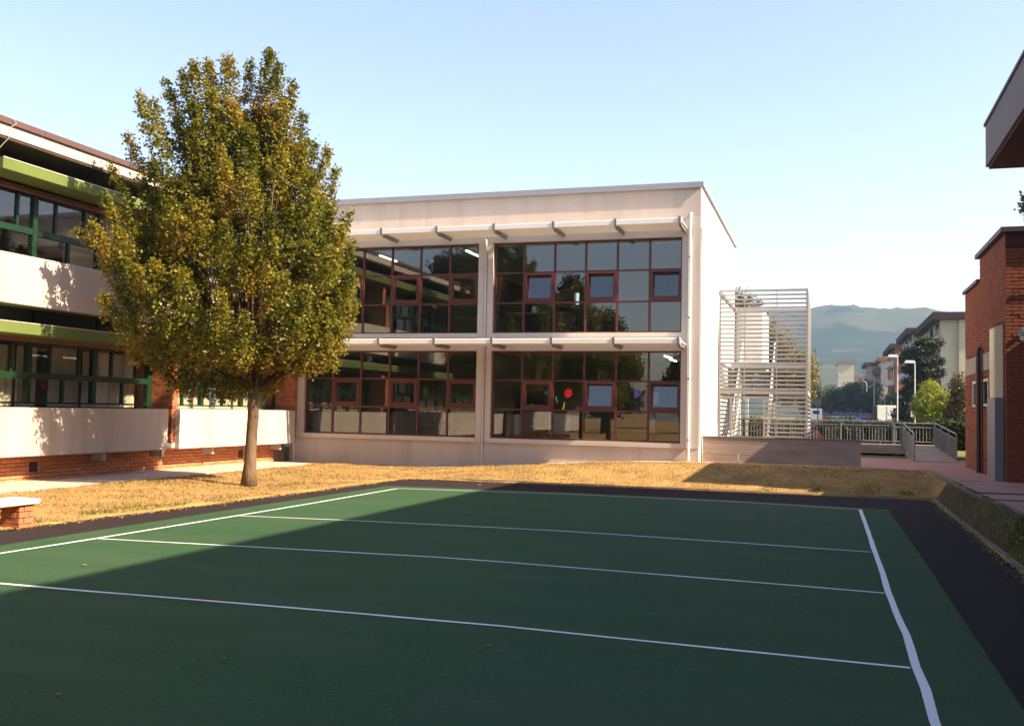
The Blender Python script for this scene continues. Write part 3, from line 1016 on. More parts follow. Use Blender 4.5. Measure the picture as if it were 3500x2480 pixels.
# coloured paper shapes stuck on the lower right panes
YS = YF + .10
def paper(name, m, poly, lab):
    q = MB()
    q.prism(poly, 1, YS, YS + .003)
    tag(q.build(name, m), lab, 'window sticker', 'paper stickers on the lower right windows')
def poly_at(cx, cz, s, pr):
    return [(cx + a * s, cz + b * s) for a, b in pr]
heart = [(-.9, -.6), (-.4, -1), (.2, -.9), (.8, -.2), (.9, .5), (.5, 1), (.0, .95), (-.6, .75), (-.95, .1)]
paper('paper_shape', M['st_red'], poly_at(-6.71, 2.16, .115, heart), 'red rounded paper shape on the third pane of the lower right windows')
paper('paper_shape', M['st_green'], poly_at(-7.03, 1.97, .1, [(-.45, .8), (-.2, .9), (.35, -.8), (.2, -.95), (-.25, -.1)]), 'green paper stroke left of the red shape')
paper('paper_shape', M['st_purple'], poly_at(-4.83, 2.14, .1, [(-.8, .9), (.3, 1), (.9, .1), (.5, -.5), (-.6, -.9)]), 'purple paper shape on the fifth pane of the lower right windows')
paper('paper_shape', M['st_blue'], poly_at(-7.33, 2.17, .055, heart), 'small blue paper shape in the corner of the second casement')


def letter(ch, m, x, z, size, lab, rot=0, mirror=False):
    cu = D.curves.new('letter', 'FONT')
    cu.body = ch
    cu.size = size
    cu.extrude = .0015
    cu.offset = size * .03
    tmp = D.objects.new('tmp', cu)
    col.objects.link(tmp)
    C.view_layer.update()
    me = D.meshes.new_from_object(tmp.evaluated_get(C.evaluated_depsgraph_get()))
    D.objects.remove(tmp)
    me.materials.clear()
    me.materials.append(m)
    o = D.objects.new('paper_letter', me)
    link(o)
    o.matrix_world = Matrix.Translation((x, YS, z)) @ Matrix.Rotation(R(90), 4, 'X') @ Matrix.Rotation(R(rot), 4, 'Z') @ Matrix.Diagonal((-1 if mirror else 1, 1, 1, 1))
    tag(o, lab, 'window sticker', 'paper stickers on the lower right windows')


letter('J', M['st_yellow'], -6.86, 1.77, .2, 'yellow letter J on the pane below the red shape', -8)
letter('A', M['st_mint'], -4.49, 1.69, .2, 'mint green letter A left of the rightmost blue pane', -6)
letter('r', M['st_red'], -6.48, 1.71, .17, 'small dark red letter r right of the yellow letter')
letter('e', M['st_mint'], -7.80, 1.76, .17, 'small green letter e on the second casement')
letter('x', M['st_pink'], -5.70, 1.73, .18, 'faint pink letter at the foot of the middle blue casement')
# ------------------------------------------------------------------ bricks
def brick_face(parent, axis, pos, a0, a1, z0, z1, out, material, as_parts=False, bl=.25, bh=.06, j=.012, skip=None, depth=.05):
    """a skin of bricks on a wall plane. axis 0: plane x=pos running along y; axis 1: plane y=pos running along x. out=+-1 outward"""
    mb = MB()
    protos = {}
    rows = int((z1 - z0) / (bh + j))
    h = (z1 - z0) / rows - j
    cnt = 0
    for r in range(rows):
        zb = z0 + r * (h + j)
        a = a0 - (r % 2) * (bl + j) / 2
        while a < a1:
            s, e = max(a, a0), min(a + bl, a1)
            a += bl + j
            if e - s < .04:
                continue
            if skip and skip((s + e) / 2, zb + h / 2):
                continue
            p = rnd.uniform(-.002, .0045)
            lo, hi = sorted((pos - out * depth, pos + out * p))
            q = (lo, hi, s, e, zb, zb + h) if axis == 0 else (s, e, lo, hi, zb, zb + h)
            if as_parts:
                key = round(e - s, 2)
                if key not in protos:
                    me = MB().box(0, hi - lo if axis == 0 else e - s, 0, e - s if axis == 0 else hi - lo, 0, h)
                    o = me.build('brick', material)
                    protos[key] = o.data
                    o.parent = parent
                else:
                    o = D.objects.new('brick', protos[key])
                    link(o, parent)
                o.location = Vector((q[0], q[2], q[4])) - org(parent)
                ORG[o.name] = Vector()
                cnt += 1
            else:
                mb.box(*q)
    if not as_parts:
        mb.build('brickwork', material, parent, kind='stuff')
    return cnt


# ------------------------------------------------------------------ left wing
lw = thing('school_wing', 'two storey school wing with white parapets, green slabs and green framed windows', 'building', (-15, 20, 0))
XP, XW = -14.8, -15.6
Y0W = -8.0
b = MB()
b.box(-23, XP - .02, Y0W, 26.1, 6.66, 6.90)
b.build('roof', M['parapet'], lw, label='white roof fascia of the left wing')
yy = Y0W
while yy < 26.0:
    y1 = min(yy + 1.97, 26.1)
    box('coping_panel', M['brown_coping'], -15.1, XP + .03, yy + .004, y1 - .004, 6.885, 7.0, lw)
    yy = y1
b = MB()
b.box(-23, XP - .03, Y0W, 26.1, 6.60, 6.658)
b.build('soffit', M['dark_wood'], lw)
for nm, z0, z1 in (('parapet', 3.51, 4.47), ('parapet', .58, 1.53)):
    for (a0, a1) in ((Y0W, 14.4), (14.42, 19.86), (20.30, 25.72)):
        if z0 < 1 and a0 > 14.4 and a0 < 15:
            pass
        p = MB()
        p.box(XP - .15, XP, a0, a1, z0, z1)
        p.box(XW - .05, XP - .15, a0, a1, z1 - .10, z1 - .012)
        p.box(XW - .05, XP - .15, a0, a1, z0 - .005 + .02, z0 + .09)
        p.build(nm, M['parapet'], lw, bevel=.008)
for z0, a0, a1 in ((6.03, 14.66, 25.9), (6.03, 2, 14.2), (2.95, 2, 25.6)):
    p = MB()
    p.box(XW, XP, a0, a1, z0, z0 + .21)
    p.build('sunshade_slab', M['green_slab'], lw, bevel=.006)
    p = MB()
    p.box(XP - .01, XP + .006, a0 + .003, a1 - .003, z0 + .212, z0 + .225)
    p.build('drip_edge', M['cladding'], lw)
for z0 in (5.89, 2.862):
    box('lintel_beam', M['wood_beam'], XW - .1, XW + .14, Y0W, 25.7, z0, z0 + .086, lw)
box('wall_panel', M['dark_wood'], XW - .12, XW - .02, Y0W, 26.1, 5.98, 6.60, lw)
yy = Y0W
while yy < 25.6:
    box('wall_panel', M['dark_panel'], XW - .12, XW - .02, yy + .02, min(yy + 1.84, 26.1) - .02, 2.95, 3.52, lw)
    yy += 1.88
# floor under upper storey & soffit of parapet
box('floor_slab', M['dark_wood'], -23, XW - .12, Y0W, 26.1, 3.0, 4.3, lw)
box('floor_slab', M['dark_wood'], -23, XW - .12, Y0W, 26.1, .3, .6, lw)
# rear shell
b = MB()
b.box(-23.2, -23, Y0W, 26.1, -.2, 6.9)
b.box(-23, XW, Y0W - .2, Y0W, -.2, 6.9)
b.box(-19.6, -19.5, Y0W, 26.1, .6, 3.0)
b.box(-19.6, -19.5, Y0W, 26.1, 4.3, 6.6)
b.build('partition_wall', M['interior_dark'], lw)
# plinth
box('plinth_core', M['mortar'], -15.9, -15.36, Y0W, 26.12, -.2, .59, lw)
brick_face(lw, 0, -15.30, 9.0, 25.4, .04, .58, 1, M['brick_pale'])
for yv in (16.15, 23.6):
    box('vent', M['black_pipe'], -15.31, -15.28, yv, yv + .2, .22, .42, lw)
for yv in (12.2, 17.9, 19.9, 21.9, 23.8, 25.2):
    box('corbel', M['parapet'], -15.30, -14.98, yv, yv + .10, .40, .578, lw)
# brick piers
for z0, z1 in ((.6, 3.0), (4.3, 6.05)):
    for a0, a1 in ((20.2, 20.45), (25.85, 26.1)):
        box('pier_core', M['mortar'], XW - .4, XP - .19, a0 + .012, a1, z0 + (.13 if z0 < 1 else 0), z1, lw)
        brick_face(lw, 0, XP - .17, a0, a1, z0 + (.14 if z0 < 1 else 0), z1, 1, M['brick'])
        brick_face(lw, 1, a0, XW, XP - .225, z0 + (.14 if z0 < 1 else 0), z1, -1, M['brick'], depth=.02)
    box('window_post', M['green_frame'], XW - .06, XW + .05, 20.052, 20.19, z0 + .9 if z0 < 1 else 4.5, z1 - .14 if z0 < 1 else 5.86, lw)
    box('window_post', M['green_frame'], XW - .06, XW + .05, 20.46, 20.56, z0 + .9 if z0 < 1 else 4.5, z1 - .14 if z0 < 1 else 5.86, lw)
box('pier_foot', M['parapet'], XW, XP - .12, 19.98, 20.295, .6, .725, lw)

# windows of the wing
def wing_bay(y0, y1, z0, z1, zr, curtain, full=True):
    f = MB()
    d = (XW - .04, XW + .03)
    f.box(XW - .06, XW + .05, y0, y0 + .10, z0, z1)
    f.box(XW - .06, XW + .05, y1 - .02, y1, z0, z1)
    f.box(d[0], d[1], y0 + .10, y1 - .02, z0, z0 + .04)
    f.box(d[0], d[1], y0 + .10, y1 - .02, z1 - .05, z1)
    f.box(d[0] - .01, d[1] + .015, y0 + .10, y1 - .02, zr, zr + .13)
    L_ = y1 - y0
    top = [y0 + .1, y0 + L_ * .33, y0 + L_ * .78, y1 - .02]
    bot = [y0 + .1, y0 + L_ * .54, y1 - .02]
    for t in top[1:-1]:
        f.box(d[0], d[1], t - .03, t + .03, zr + .13, z1 - .05)
    for t in bot[1:-1]:
        f.box(d[0], d[1], t - .035, t + .035, z0 + .04, zr)
    fo = f.build('window', M['green_frame'], lw)
    for row, za, zb in ((top, zr + .13, z1 - .05), (bot, z0 + .04, zr)):
        for a, c in zip(row[:-1], row[1:]):
            g = MB()
            e = rnd.uniform(-.004, .004)
            g.hexa([(XW - .01 + e, a, za), (XW - .002 + e, a, za), (XW - .002 - e, c, za), (XW - .01 - e, c, za),
                    (XW - .01 + e, a, zb), (XW - .002 + e, a, zb), (XW - .002 - e, c, zb), (XW - .01 - e, c, zb)])
            g.build('pane', M['glass2'], fo)
    if curtain:
        for (a, c) in curtain:
            ya, yb = y0 + L_ * a, y0 + L_ * c
            n = max(6, int((yb - ya) / .03))
            q = MB()
            for i in range(n + 1):
                yv = ya + (yb - ya) * i / n
                xv = XW - .30 + .022 * math.sin(i * 1.25) + .012 * math.sin(i * .37 + a * 9)
                q.v += [(xv, yv, z0 - .05), (xv + .004, yv, z1 - .08)]
                if i:
                    q.f.append([2 * i - 2, 2 * i, 2 * i + 1, 2 * i - 1])
            q.build('curtain', M['curtain'], lw, smooth=True)


posts = [14.37 - 1.90 * k for k in range(6, 0, -1)] + [14.37, 16.27, 18.17]
for i, y in enumerate(posts):
    y1 = y + 1.90
    cur = [(.02, .30), (.50, .98)] if i % 3 == 1 else ([(0.02, .98)] if i % 3 == 2 else [(.0, .55), (.60, .99)])
    wing_bay(y, y1 if i < len(posts) - 1 else 20.05, 1.60, 2.87, 2.11, cur)
    wing_bay(y, y1 if i < len(posts) - 1 else 20.05, 4.55, 5.90, 5.06, None)
for i, (y, y1) in enumerate([(20.56, 22.2), (22.2, 24.05), (24.05, 25.84)]):
    wing_bay(y, y1, 1.60, 2.86, 2.10, [(.0, .48), (.62, .98)])
    wing_bay(y, y1, 4.52, 5.87, 5.03, [(.5, .98)])
# things in the upper rooms
for (y, z, lab) in [(14.9, 5.45, 'front strip lamp in the upper room of the left wing'), (16.0, 5.45, 'rear strip lamp in the upper room of the left wing')]:
    t = thing('ceiling_lamp', lab, 'lamp', (-17.0, y, z), 'strip lamps inside the left wing')
    box('housing', M['wood_beam'], -17.05, -16.95, y, y + .8, z + .52, z + .57, t)
tag(box('reflection_panel', M['pale_board'], -17.2, -17.1, 18.9, 20.6, 4.5, 5.75), 'large pale panel painting a reflection in the upper windows of the left wing', 'board')  # pale panel added in place of a white reflection on the panes
# cable on the fascia
m = MB().tube([(-14.75, 14.8, 7.0), (-14.72, 14.86, 6.93), (-14.76, 14.78, 6.84), (-14.77, 14.75, 6.7), (-14.8, 14.76, 6.62), (-14.95, 14.68, 6.4), (-15.1, 14.5, 6.25)], .007, 6)
tag(m.build('cable', M['parapet']), 'thin pale cable hanging over the roof fascia of the left wing', 'cable')

# ------------------------------------------------------------------ bench
bn = thing('bench', 'bench with a white concrete seat on a red brick pier at the left edge', 'bench', (-10.2, 10.5, 0))
bz = float(0.0)
s = MB()
s.box(-10.42, -9.95, 8.7, 10.74, .298, .372)
s.build('seat', M['white_stucco'], bn, bevel=.025)
for (ya, yb) in ((10.42, 10.70), (9.0, 9.28)):
    box('pier_core', M['mortar'], -10.30, -10.015, ya + .012, yb - .012, -.06, .296, bn)
    if ya > 10:
        brick_face(bn, 0, -10.0, ya, yb, -.02, .296, 1, M['brick'], as_parts=True, bl=.16, bh=.055, j=.013, depth=.06)
        brick_face(bn, 1, ya, -10.31, -10.062, -.02, .296, -1, M['brick'], as_parts=True, bl=.16, bh=.055, j=.013, depth=.03)
        brick_face(bn, 1, yb, -10.31, -10.062, -.02, .296, 1, M['brick'], as_parts=True, bl=.16, bh=.055, j=.013, depth=.03)
    else:
        brick_face(bn, 0, -10.0, ya, yb, -.02, .296, 1, M['brick'], bl=.16, bh=.055, j=.013)

# ------------------------------------------------------------------ right side: tall building with overhanging roof
rb = thing('gym_building', 'tall building with a grey overhanging roof slab at the upper right edge', 'building', (6, 10, 0))
RX, RY = 2.89, 20.62
m = MB()
m.box(RX, 22, -22, RY, 6.49, 7.28)
m.build('roof', M['fascia_grey'], rb, label='grey roof slab with a deep fascia')
m = MB()
m.box(RX - .03, 22, -22, RY + .03, 7.282, 7.34)
m.build('coping', M['dark_coping'], rb)
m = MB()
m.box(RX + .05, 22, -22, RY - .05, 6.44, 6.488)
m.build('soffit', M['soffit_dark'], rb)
m = MB()
m.box(5.2, 21.8, -21.8, 20.2, .3, 6.438)
m.build('wall', M['fascia_grey'], rb)
m = MB()
m.box(6.0, 21.0, -21.0, 20.5, 7.345, 10.75)
m.build('unseen_shadow_block', M['fascia_grey'], rb)  # unseen volume added above the roof to cast the court's long shadow

# ------------------------------------------------------------------ brick annex
ax = thing('brick_annex', 'low red brick building with a flat dark edged roof at the right edge', 'building', (4, 22.2, .4))
AX, AY = 3.48, 22.2
def shell(x0, x1, y0, y1, z0, z1):
    return MB().box(x0, x1, y0, y1, z0, z1)
shell(AX + .03, 9, AY + .03, 25.8, .2, 5.50).build('wall_core', M['mortar_dark'], ax)
shell(AX + .03, 9, 25.8, 28.4, .2, 4.95).build('wall_core', M['mortar_dark'], ax)
shell(4.6, 14, 28.52, 36.5, .2, 5.5).build('wall_core', M['mortar_dark'], ax)  # unseen rear block, added to keep ramp and walkway in shade
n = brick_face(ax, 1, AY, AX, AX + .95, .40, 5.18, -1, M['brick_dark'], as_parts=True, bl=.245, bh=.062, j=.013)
band = lambda a, z: 2.78 < z < 3.22 and a > 23.2
win = lambda a, z: (26.28 < a < 27.0 and 1.95 < z < 2.62) or (24.5 < a < 25.35 and 1.95 < z < 2.62) or (23.6 < a < 24.2 and 1.95 < z < 2.62)
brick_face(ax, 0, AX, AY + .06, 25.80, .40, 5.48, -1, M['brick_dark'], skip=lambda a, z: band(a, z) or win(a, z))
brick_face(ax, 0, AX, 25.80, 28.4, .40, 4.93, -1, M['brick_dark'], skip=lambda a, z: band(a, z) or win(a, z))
box('concrete_band', M['grey_render'], AX - .004, AX + .03, 23.2, 28.4, 2.80, 3.20, ax)
box('brick_frieze', M['soffit_dark'], AX - .006, 9, AY - .006, AY + .03, 5.19, 5.50, ax)
c = MB()
c.box(AX - .10, 9.1, AY - .10, 25.9, 5.50, 5.60)
c.build('coping', M['dark_coping'], ax)
c = MB()
c.box(AX - .06, 9.1, 25.91, 28.5, 4.95, 5.03)
c.build('coping', M['dark_coping'], ax)
for (a, b_) in ((26.3, 26.98), (24.52, 25.33), (23.62, 24.18)):
    f = MB()
    f.box(AX - .012, AX + .03, a, a + .06, 1.97, 2.60)
    f.box(AX - .012, AX + .03, b_ - .06, b_, 1.97, 2.60)
    f.box(AX - .012, AX + .03, a + .06, b_ - .06, 1.97, 2.03)
    f.box(AX - .012, AX + .03, a + .06, b_ - .06, 2.54, 2.60)
    fo = f.build('window', M['cladding'], ax)
    box('pane', M['dark_glass'], AX + .012, AX + .02, a + .06, b_ - .06, 2.03, 2.54, fo)
box('unseen_link_block', M['brick_dark'], 4.35, 9, 20.21, AY - .01, .3, 3.75, ax)  # added out of view; its height ends the sunlit strip of grass
# pipes and flue
def top_pipe(lab, y, z0, z1, m, r=.045, x=AX - .07, elbow=True):
    t = thing('drain_pipe', lab, 'pipe', (x, y, z0), 'pipes on the brick building')
    q = MB().tube([(x, y, z0), (x, y, z1 - .08), (x + .01, y, z1 - .02), (x + .06, y, z1), (x + .12, y, z1)], r, 10)
    q.build('pipe', m, t)
    for zz in (z0 + 1.55, z0 + .4):
        MB().tube([(x, y, zz), (x, y, zz + .09)], r * 1.35, 10).build('collar', m, t)
top_pipe('dark brown pipe with a bend at its top on the side of the brick building', 25.55, .42, 3.35, M['brown_pipe'], .055)
top_pipe('thin black pipe beside the brown pipe on the brick building', 25.2, .42, 3.28, M['black_pipe'], .02, AX - .04)
fl = thing('metal_flue', 'shiny ribbed metal flue on top of a grey box against the brick building', 'flue', (3.4, 22.9, .4))
m = MB()
m.box(3.30, AX - .008, 22.42, 23.42, .40, 2.12)
m.build('base_box', M['steel'], fl, bevel=.01)
m = MB()
ribs = []
n = 7
for i in range(n):
    y = 22.50 + .50 * i / n
    m.prism([(3.315, y + .004), (3.285, y + .018), (3.285, y + .05), (3.315, y + .068), (AX - .01, y + .068), (AX - .01, y + .004)], 2, 2.125, 3.60)
for v in range(len(m.v)):
    x, y, z = m.v[v]
    if z > 3.5:
        m.v[v] = (x, y, 3.56 + (x - 3.28) * .5)
m.build('ribbed_duct', M['duct'], fl)
m = MB()
m.hexa([(3.27, 22.48, 3.57), (AX - .005, 22.48, 3.68), (AX - .005, 23.03, 3.68), (3.27, 23.03, 3.57), (3.27, 22.48, 3.585), (AX - .005, 22.48, 3.695), (AX - .005, 23.03, 3.695), (3.27, 23.03, 3.585)])
m.build('cap', M['steel'], fl)
sl = thing('wall_lamp', 'small domed outdoor lamp on the dark brick face at the right edge', 'lamp', (3.8, 22.1, 3.35))
MB().tube([(3.80, 22.19, 3.42), (3.80, 22.08, 3.44), (3.80, 21.98, 3.40)], [.05, .06, .05], 12).build('bracket', M['brown_pipe'], sl)
MB().tube([(3.80, 22.02, 3.54), (3.80, 22.02, 3.50), (3.80, 22.02, 3.42), (3.80, 22.02, 3.36)], [.03, .09, .13, .13], 14).build('hood', M['steel'], sl)
MB().tube([(3.80, 22.02, 3.36), (3.80, 22.02, 3.27), (3.80, 22.02, 3.24)], [.10, .09, .04], 12).build('lens', M['pale_board'], sl)
m = MB().tube([(AX + .02, 22.185, 4.05), (3.62, 22.18, 4.22), (3.74, 22.17, 4.33), (3.86, 22.165, 4.36), (4.2, 22.165, 4.38)], .012, 6)
tag(m.build('cable', M['black_pipe']), 'black cable curving over the dark brick face at the right edge', 'cable')

# ------------------------------------------------------------------ concrete wall
cw = thing('concrete_wall', 'low rough concrete wall right of the white building', 'wall', (-1, 26.8, .35))
for i in range(5):
    z0 = .30 + i * .156
    m = MB()
    m.box(-3.13, .84, 26.70 + rnd.uniform(-.003, .003), 26.90, z0, z0 + (.154 if i < 4 else .13))
    m.build('board_course', M['concrete'], cw)
m = MB()
m.box(-3.15, .86, 26.685, 26.915, 1.055, 1.085)
m.build('cap', M['kerb'], cw)
sp = MB().tube([(-2.2, 26.69, .40), (-2.2, 26.60, .42), (-2.2, 26.60, .60), (-2.2, 26.60, .64)], [.02, .02, .02, .03], 8)
tag(sp.build('water_tap', M['lamp_head']), 'small white tap standing at the foot of the concrete wall', 'tap')

# ------------------------------------------------------------------ stair tower with slats
st = thing('stair_tower', 'grey steel escape stair enclosed in horizontal slats behind the concrete wall', 'stair tower', (-1.85, 33, .4))
TX0, TX1, TY0, TY1, TZ0, TZ1 = -3.14, -.53, 30.7, 36.5, .45, 5.47
fr = MB()
t = .06
for x in (TX0, TX1 - t):
    for y in (TY0, TY1 - t):
        fr.box(x, x + t, y, y + t, TZ0, TZ1)
for y in (TY0, TY1 - t):
    fr.box(TX0 + t, TX1 - t, y, y + t, TZ1 - .07, TZ1)
    fr.box(TX0 + t, TX1 - t, y + .005, y + t - .005, 2.33, 2.45)
for x in (TX0, TX1 - t):
    fr.box(x, x + t, TY0 + t, TY1 - t, TZ1 - .07, TZ1)
    fr.box(x, x + t, TY0 + t, TY1 - t, 2.33, 2.45)
fr.build('frame', M['galvanised'], st)
fr = MB()
for x in (-2.37, -1.43):
    fr.box(x - .014, x + .014, TY0 - .012, TY0 - .002, 2.1 if x < -2 else TZ0, TZ1)
fr.box(-1.80, -1.76, TY0 - .012, TY0 + .03, TZ0, 2.14)
fr.build('upright', M['galvanised'], st)
nrow = 38
pr = (TZ1 - TZ0 - .10) / nrow
protos = {}
def slat(x0, x1, y0, y1, z):
    lx, ly = x1 - x0, y1 - y0
    key = (round(lx, 2), round(ly, 2))
    if key not in protos:
        if lx > ly:
            q = MB().hexa([(0, 0, 0), (lx, 0, 0), (lx, .035, .018), (0, .035, .018), (0, -.006, .044), (lx, -.006, .044), (lx, .029, .062), (0, .029, .062)])
        else:
            q = MB().hexa([(0, 0, .018), (.035, 0, 0), (.035, ly, 0), (0, ly, .018), (.006, 0, .056), (.041, 0, .038), (.041, ly, .038), (.006, ly, .056)])
        o = q.build('slat', M['galvanised'])
        o.parent = st
        protos[key] = o.data
    else:
        o = D.objects.new('slat', protos[key])
        link(o, st)
    o.location = Vector((x0, y0, z)) - org(st)
for r in range(nrow):
    z = TZ0 + .03 + pr * r
    if z > 2.10:
        slat(TX0 + .02, -2.38, TY0 - .002, TY0, z)
        slat(-2.36, -1.44, TY0 - .002, TY0, z)
    else:
        slat(-1.755, -1.44, TY0 - .002, TY0, z)
    slat(-1.42, TX1 - .02, TY0 - .002, TY0, z)
    slat(TX1 - .035, TX1 - .030, TY0 + .07, TY1 - .07, z)
# landings and flights
box('landing', M['grey_metal'], TX0 + .08, TX1 - .08, 33.9, TY1 - .08, 3.28, 3.36, st)
box('landing', M['steel'], TX0 + .08, TX1 - .08, TY0 + .1, 31.5, 2.32, 2.36, st)
for x0 in (-2.75, -1.75):
    for (ya, za, yb, zb) in ((31.2, .5, 35.6, 3.3),):
        q = MB()
        q.hexa([(x0, ya, za), (x0 + .05, ya, za), (x0 + .05, yb, zb), (x0, yb, zb), (x0, ya, za + .24), (x0 + .05, ya, za + .24), (x0 + .05, yb, zb + .24), (x0, yb, zb + .24)])
        q.build('stringer', M['white_metal'], st)
for i in range(15):
    y = 31.3 + i * .28
    box('tread', M['steel'], -2.69, -1.76, y, y + .27, .62 + i * .178, .65 + i * .178, st)
for x0 in (-2.78, -1.70):
    q = MB()
    for i in range(9):
        y = 31.3 + i * .5
        z = .62 + (y - 31.3) * .636
        q.tube([(x0, y, z), (x0, y, z + 1.0)], .012, 5)
    q.tube([(x0, 31.3, 1.62), (x0, 35.4, 4.23)], .02, 6)
    q.build('handrail', M['white_metal'], st)
# white rendered wall beyond the stair
ww = MB()
ww.box(-3.15, -2.22, 36.8, 41, 3.40, 5.58)
for yy_ in (36.9, 40.7):
    ww.box(-3.1, -2.98, yy_, yy_ + .12, .2, 3.40)
tag(ww.build('rear_block', M['white_stucco']), 'white rendered block seen through the slats of the stair tower', 'wall')
for (x, y, z0, z1, lab) in [(-2.95, 29.2, .4, 2.2, 'left one of two slim posts in the shade before the stair tower'), (-2.65, 29.4, .4, 2.2, 'right one of two slim posts in the shade before the stair tower')]:
    tag(MB().tube([(x, y, z0), (x, y, z1)], .03, 8).build('post', M['steel']), lab, 'post', 'slim posts near the stair tower')

# ------------------------------------------------------------------ ramp with railings
rp = thing('access_ramp', 'grey access ramp between metal railings leading to a raised walkway', 'ramp', (3, 31, .4))
q = MB()
q.hexa([(2.45, 31.0, .2), (3.66, 31.6, .2), (3.62, 36, .2), (2.55, 36, .2), (2.45, 31.0, .425), (3.66, 31.6, .425), (3.62, 36, .72), (2.55, 36, .72)])
q.build('ramp_slab', M['concrete'], rp)
q = MB()
q.box(-3, 3.6, 36.0, 37.6, .45, .74)
q.build('walkway_slab', M['concrete'], rp)
box('deck_shade_panel', M['dark_panel'], -3, 3.6, 37.0, 37.4, .1, .449, rp)  # dark panel painting the shade under the walkway slab
for x in (-1.5, .6, 2.2):
    box('support', M['concrete'], x, x + .2, 36.3, 36.98, .2, .449, rp)


def railing(pts, h, name, lab, nb, mid=True, lowz=.1):
    t = thing(name, lab, 'railing', pts[0], 'metal railings of the ramp')
    a, b = Vector(pts[0]), Vector(pts[1])
    q = MB()
    q.tube([a + Vector((0, 0, h)), b + Vector((0, 0, h))], .022, 6)
    q.build('handrail', M['steel'], t)
    q = MB()
    q.tube([a + Vector((0, 0, h - .15)), b + Vector((0, 0, h - .15))], .015, 5)
    q.build('middle_rail', M['steel'], t)
    q = MB()
    q.tube([a + Vector((0, 0, lowz)), b + Vector((0, 0, lowz))], .015, 5)
    q.build('bottom_rail', M['steel'], t)
    npost = max(2, round((b - a).length / 1.6) + 1)
    for i in range(npost):
        p = a.lerp(b, i / (npost - 1))
        MB().tube([p + Vector((0, 0, -.05)), p + Vector((0, 0, h))], .024, 6).build('post', M['steel'], t)
    proto = None
    for i in range(nb):
        p = a.lerp(b, (i + .5) / nb)
        if proto is None:
            proto = MB().tube([(0, 0, lowz), (0, 0, h - .15)], .009, 4).build('baluster', M['steel'])
            o = proto
            o.parent = t
        else:
            o = D.objects.new('baluster', proto.data)
            link(o, t)
        o.location = p - org(t)


railing([(-.6, 36.05, .74), (2.42, 36.05, .74)], .74, 'railing', 'long railing on the front of the raised walkway', 34)
railing([(2.30, 37.5, .74), (3.62, 37.5, .74)], .75, 'railing', 'rear railing of the walkway seen between the ramp railings', 12)
railing([(-3.0, 37.5, .74), (2.25, 37.5, .74)], .80, 'railing', 'rear railing of the walkway behind the long front railing', 50)
railing([(2.44, 31.0, .42), (2.46, 36.0, .72)], .80, 'railing', 'left side railing of the ramp', 46, lowz=.03)
railing([(3.67, 31.9, .42), (3.47, 36.0, .72)], .80, 'railing', 'right side railing of the ramp', 40, lowz=.03)

# ------------------------------------------------------------------ trees
def tree_mesh_leaves(blobs, per, size, csize=.0, leafs=10, up_bias=.5):
    """blobs: (cx,cy,cz, rx,ry,rz, weight)"""
    out = []
    for (cx, cy, cz, rx, ry, rz, w_) in blobs:
        n = int(per * w_)
        d = rng.normal(size=(n, 3))
        d /= np.linalg.norm(d, axis=1)[:, None]
        r = rng.uniform(0.12, 1, n) ** 0.5
        c = np.array([cx, cy, cz]) + d * r[:, None] * np.array([rx, ry, rz])
        c = np.repeat(c, leafs, 0) + rng.normal(0, csize, (n * leafs, 3))
        out.append(c)
    return leaves(np.concatenate(out), size, up_bias)


def simple_tree(name, label, base, trunk_h, trunk_r, blobs, per, size, csize, leafm, group=None, limbs=6, lean=0):
    x, y, z = base
    t = thing(name, label, 'tree', base, group)
    m = MB()
    top = (x + lean, y, z + trunk_h)
    m.tube([(x, y, z - .3), (x + lean * .4, y, z + trunk_h * .5), top], [trunk_r * 1.2, trunk_r, trunk_r * .75], 8)
    for i in range(limbs):
        bl = blobs[i % len(blobs)]
        e = Vector((bl[0] + rnd.uniform(-.4, .4) * bl[3], bl[1] + rnd.uniform(-.4, .4) * bl[4], bl[2] + rnd.uniform(-.1, .4) * bl[5]))
        s0 = Vector((x + lean * .7, y, z + trunk_h * rnd.uniform(.6, 1)))
        mid = s0.lerp(e, .5) + Vector((0, 0, -.05 * trunk_h))
        m.tube([s0, mid, e], [trunk_r * .5, trunk_r * .3, trunk_r * .1], 5)
    m.build('trunk', M['twig'], t, smooth=True)
    v = tree_mesh_leaves(blobs, per, size, csize)
    o = fast_mesh('crown', v, None, leafm, t)
    o['kind'] = 'stuff'
    return t


# main tree: upright hornbeam
rnd.seed(21)
rng = np.random.default_rng(5)
TB = Vector((-11.22, 17.72, .06))
FWH = Vector((-.535, .845, 0))
RTH = Vector((.845, .535, 0))
mt = thing('hornbeam_tree', 'tall upright tree with yellowing green leaves in front of the left wing', 'tree', TB)
tr = MB()
pts, rad = [], []
for i in range(15):
    f = i / 14
    z = f * 3.1
    pts.append(TB + RTH * (.06 * math.sin(f * 2.2) - .02 * f) + Vector((0, 0, z - .1 if i == 0 else z)) + Vector((rnd.uniform(-.006, .006), rnd.uniform(-.006, .006), 0)))
    rad.append((.120 - .016 * f) * (1 + (.5 if i == 0 else .15 if i == 1 else .06 if i == 2 else 0)) * (1 + rnd.uniform(-.03, .03)))
tr.tube(pts, rad, 16)
tr.build('trunk', M['bark'], mt, smooth=True)
PL = []  # plumes: top point (u, d, z), length, radius


def U(px):
    return (px - 563) / 112.5


def Zp(py):
    return 0.06 + (1077 - py) / 109.0


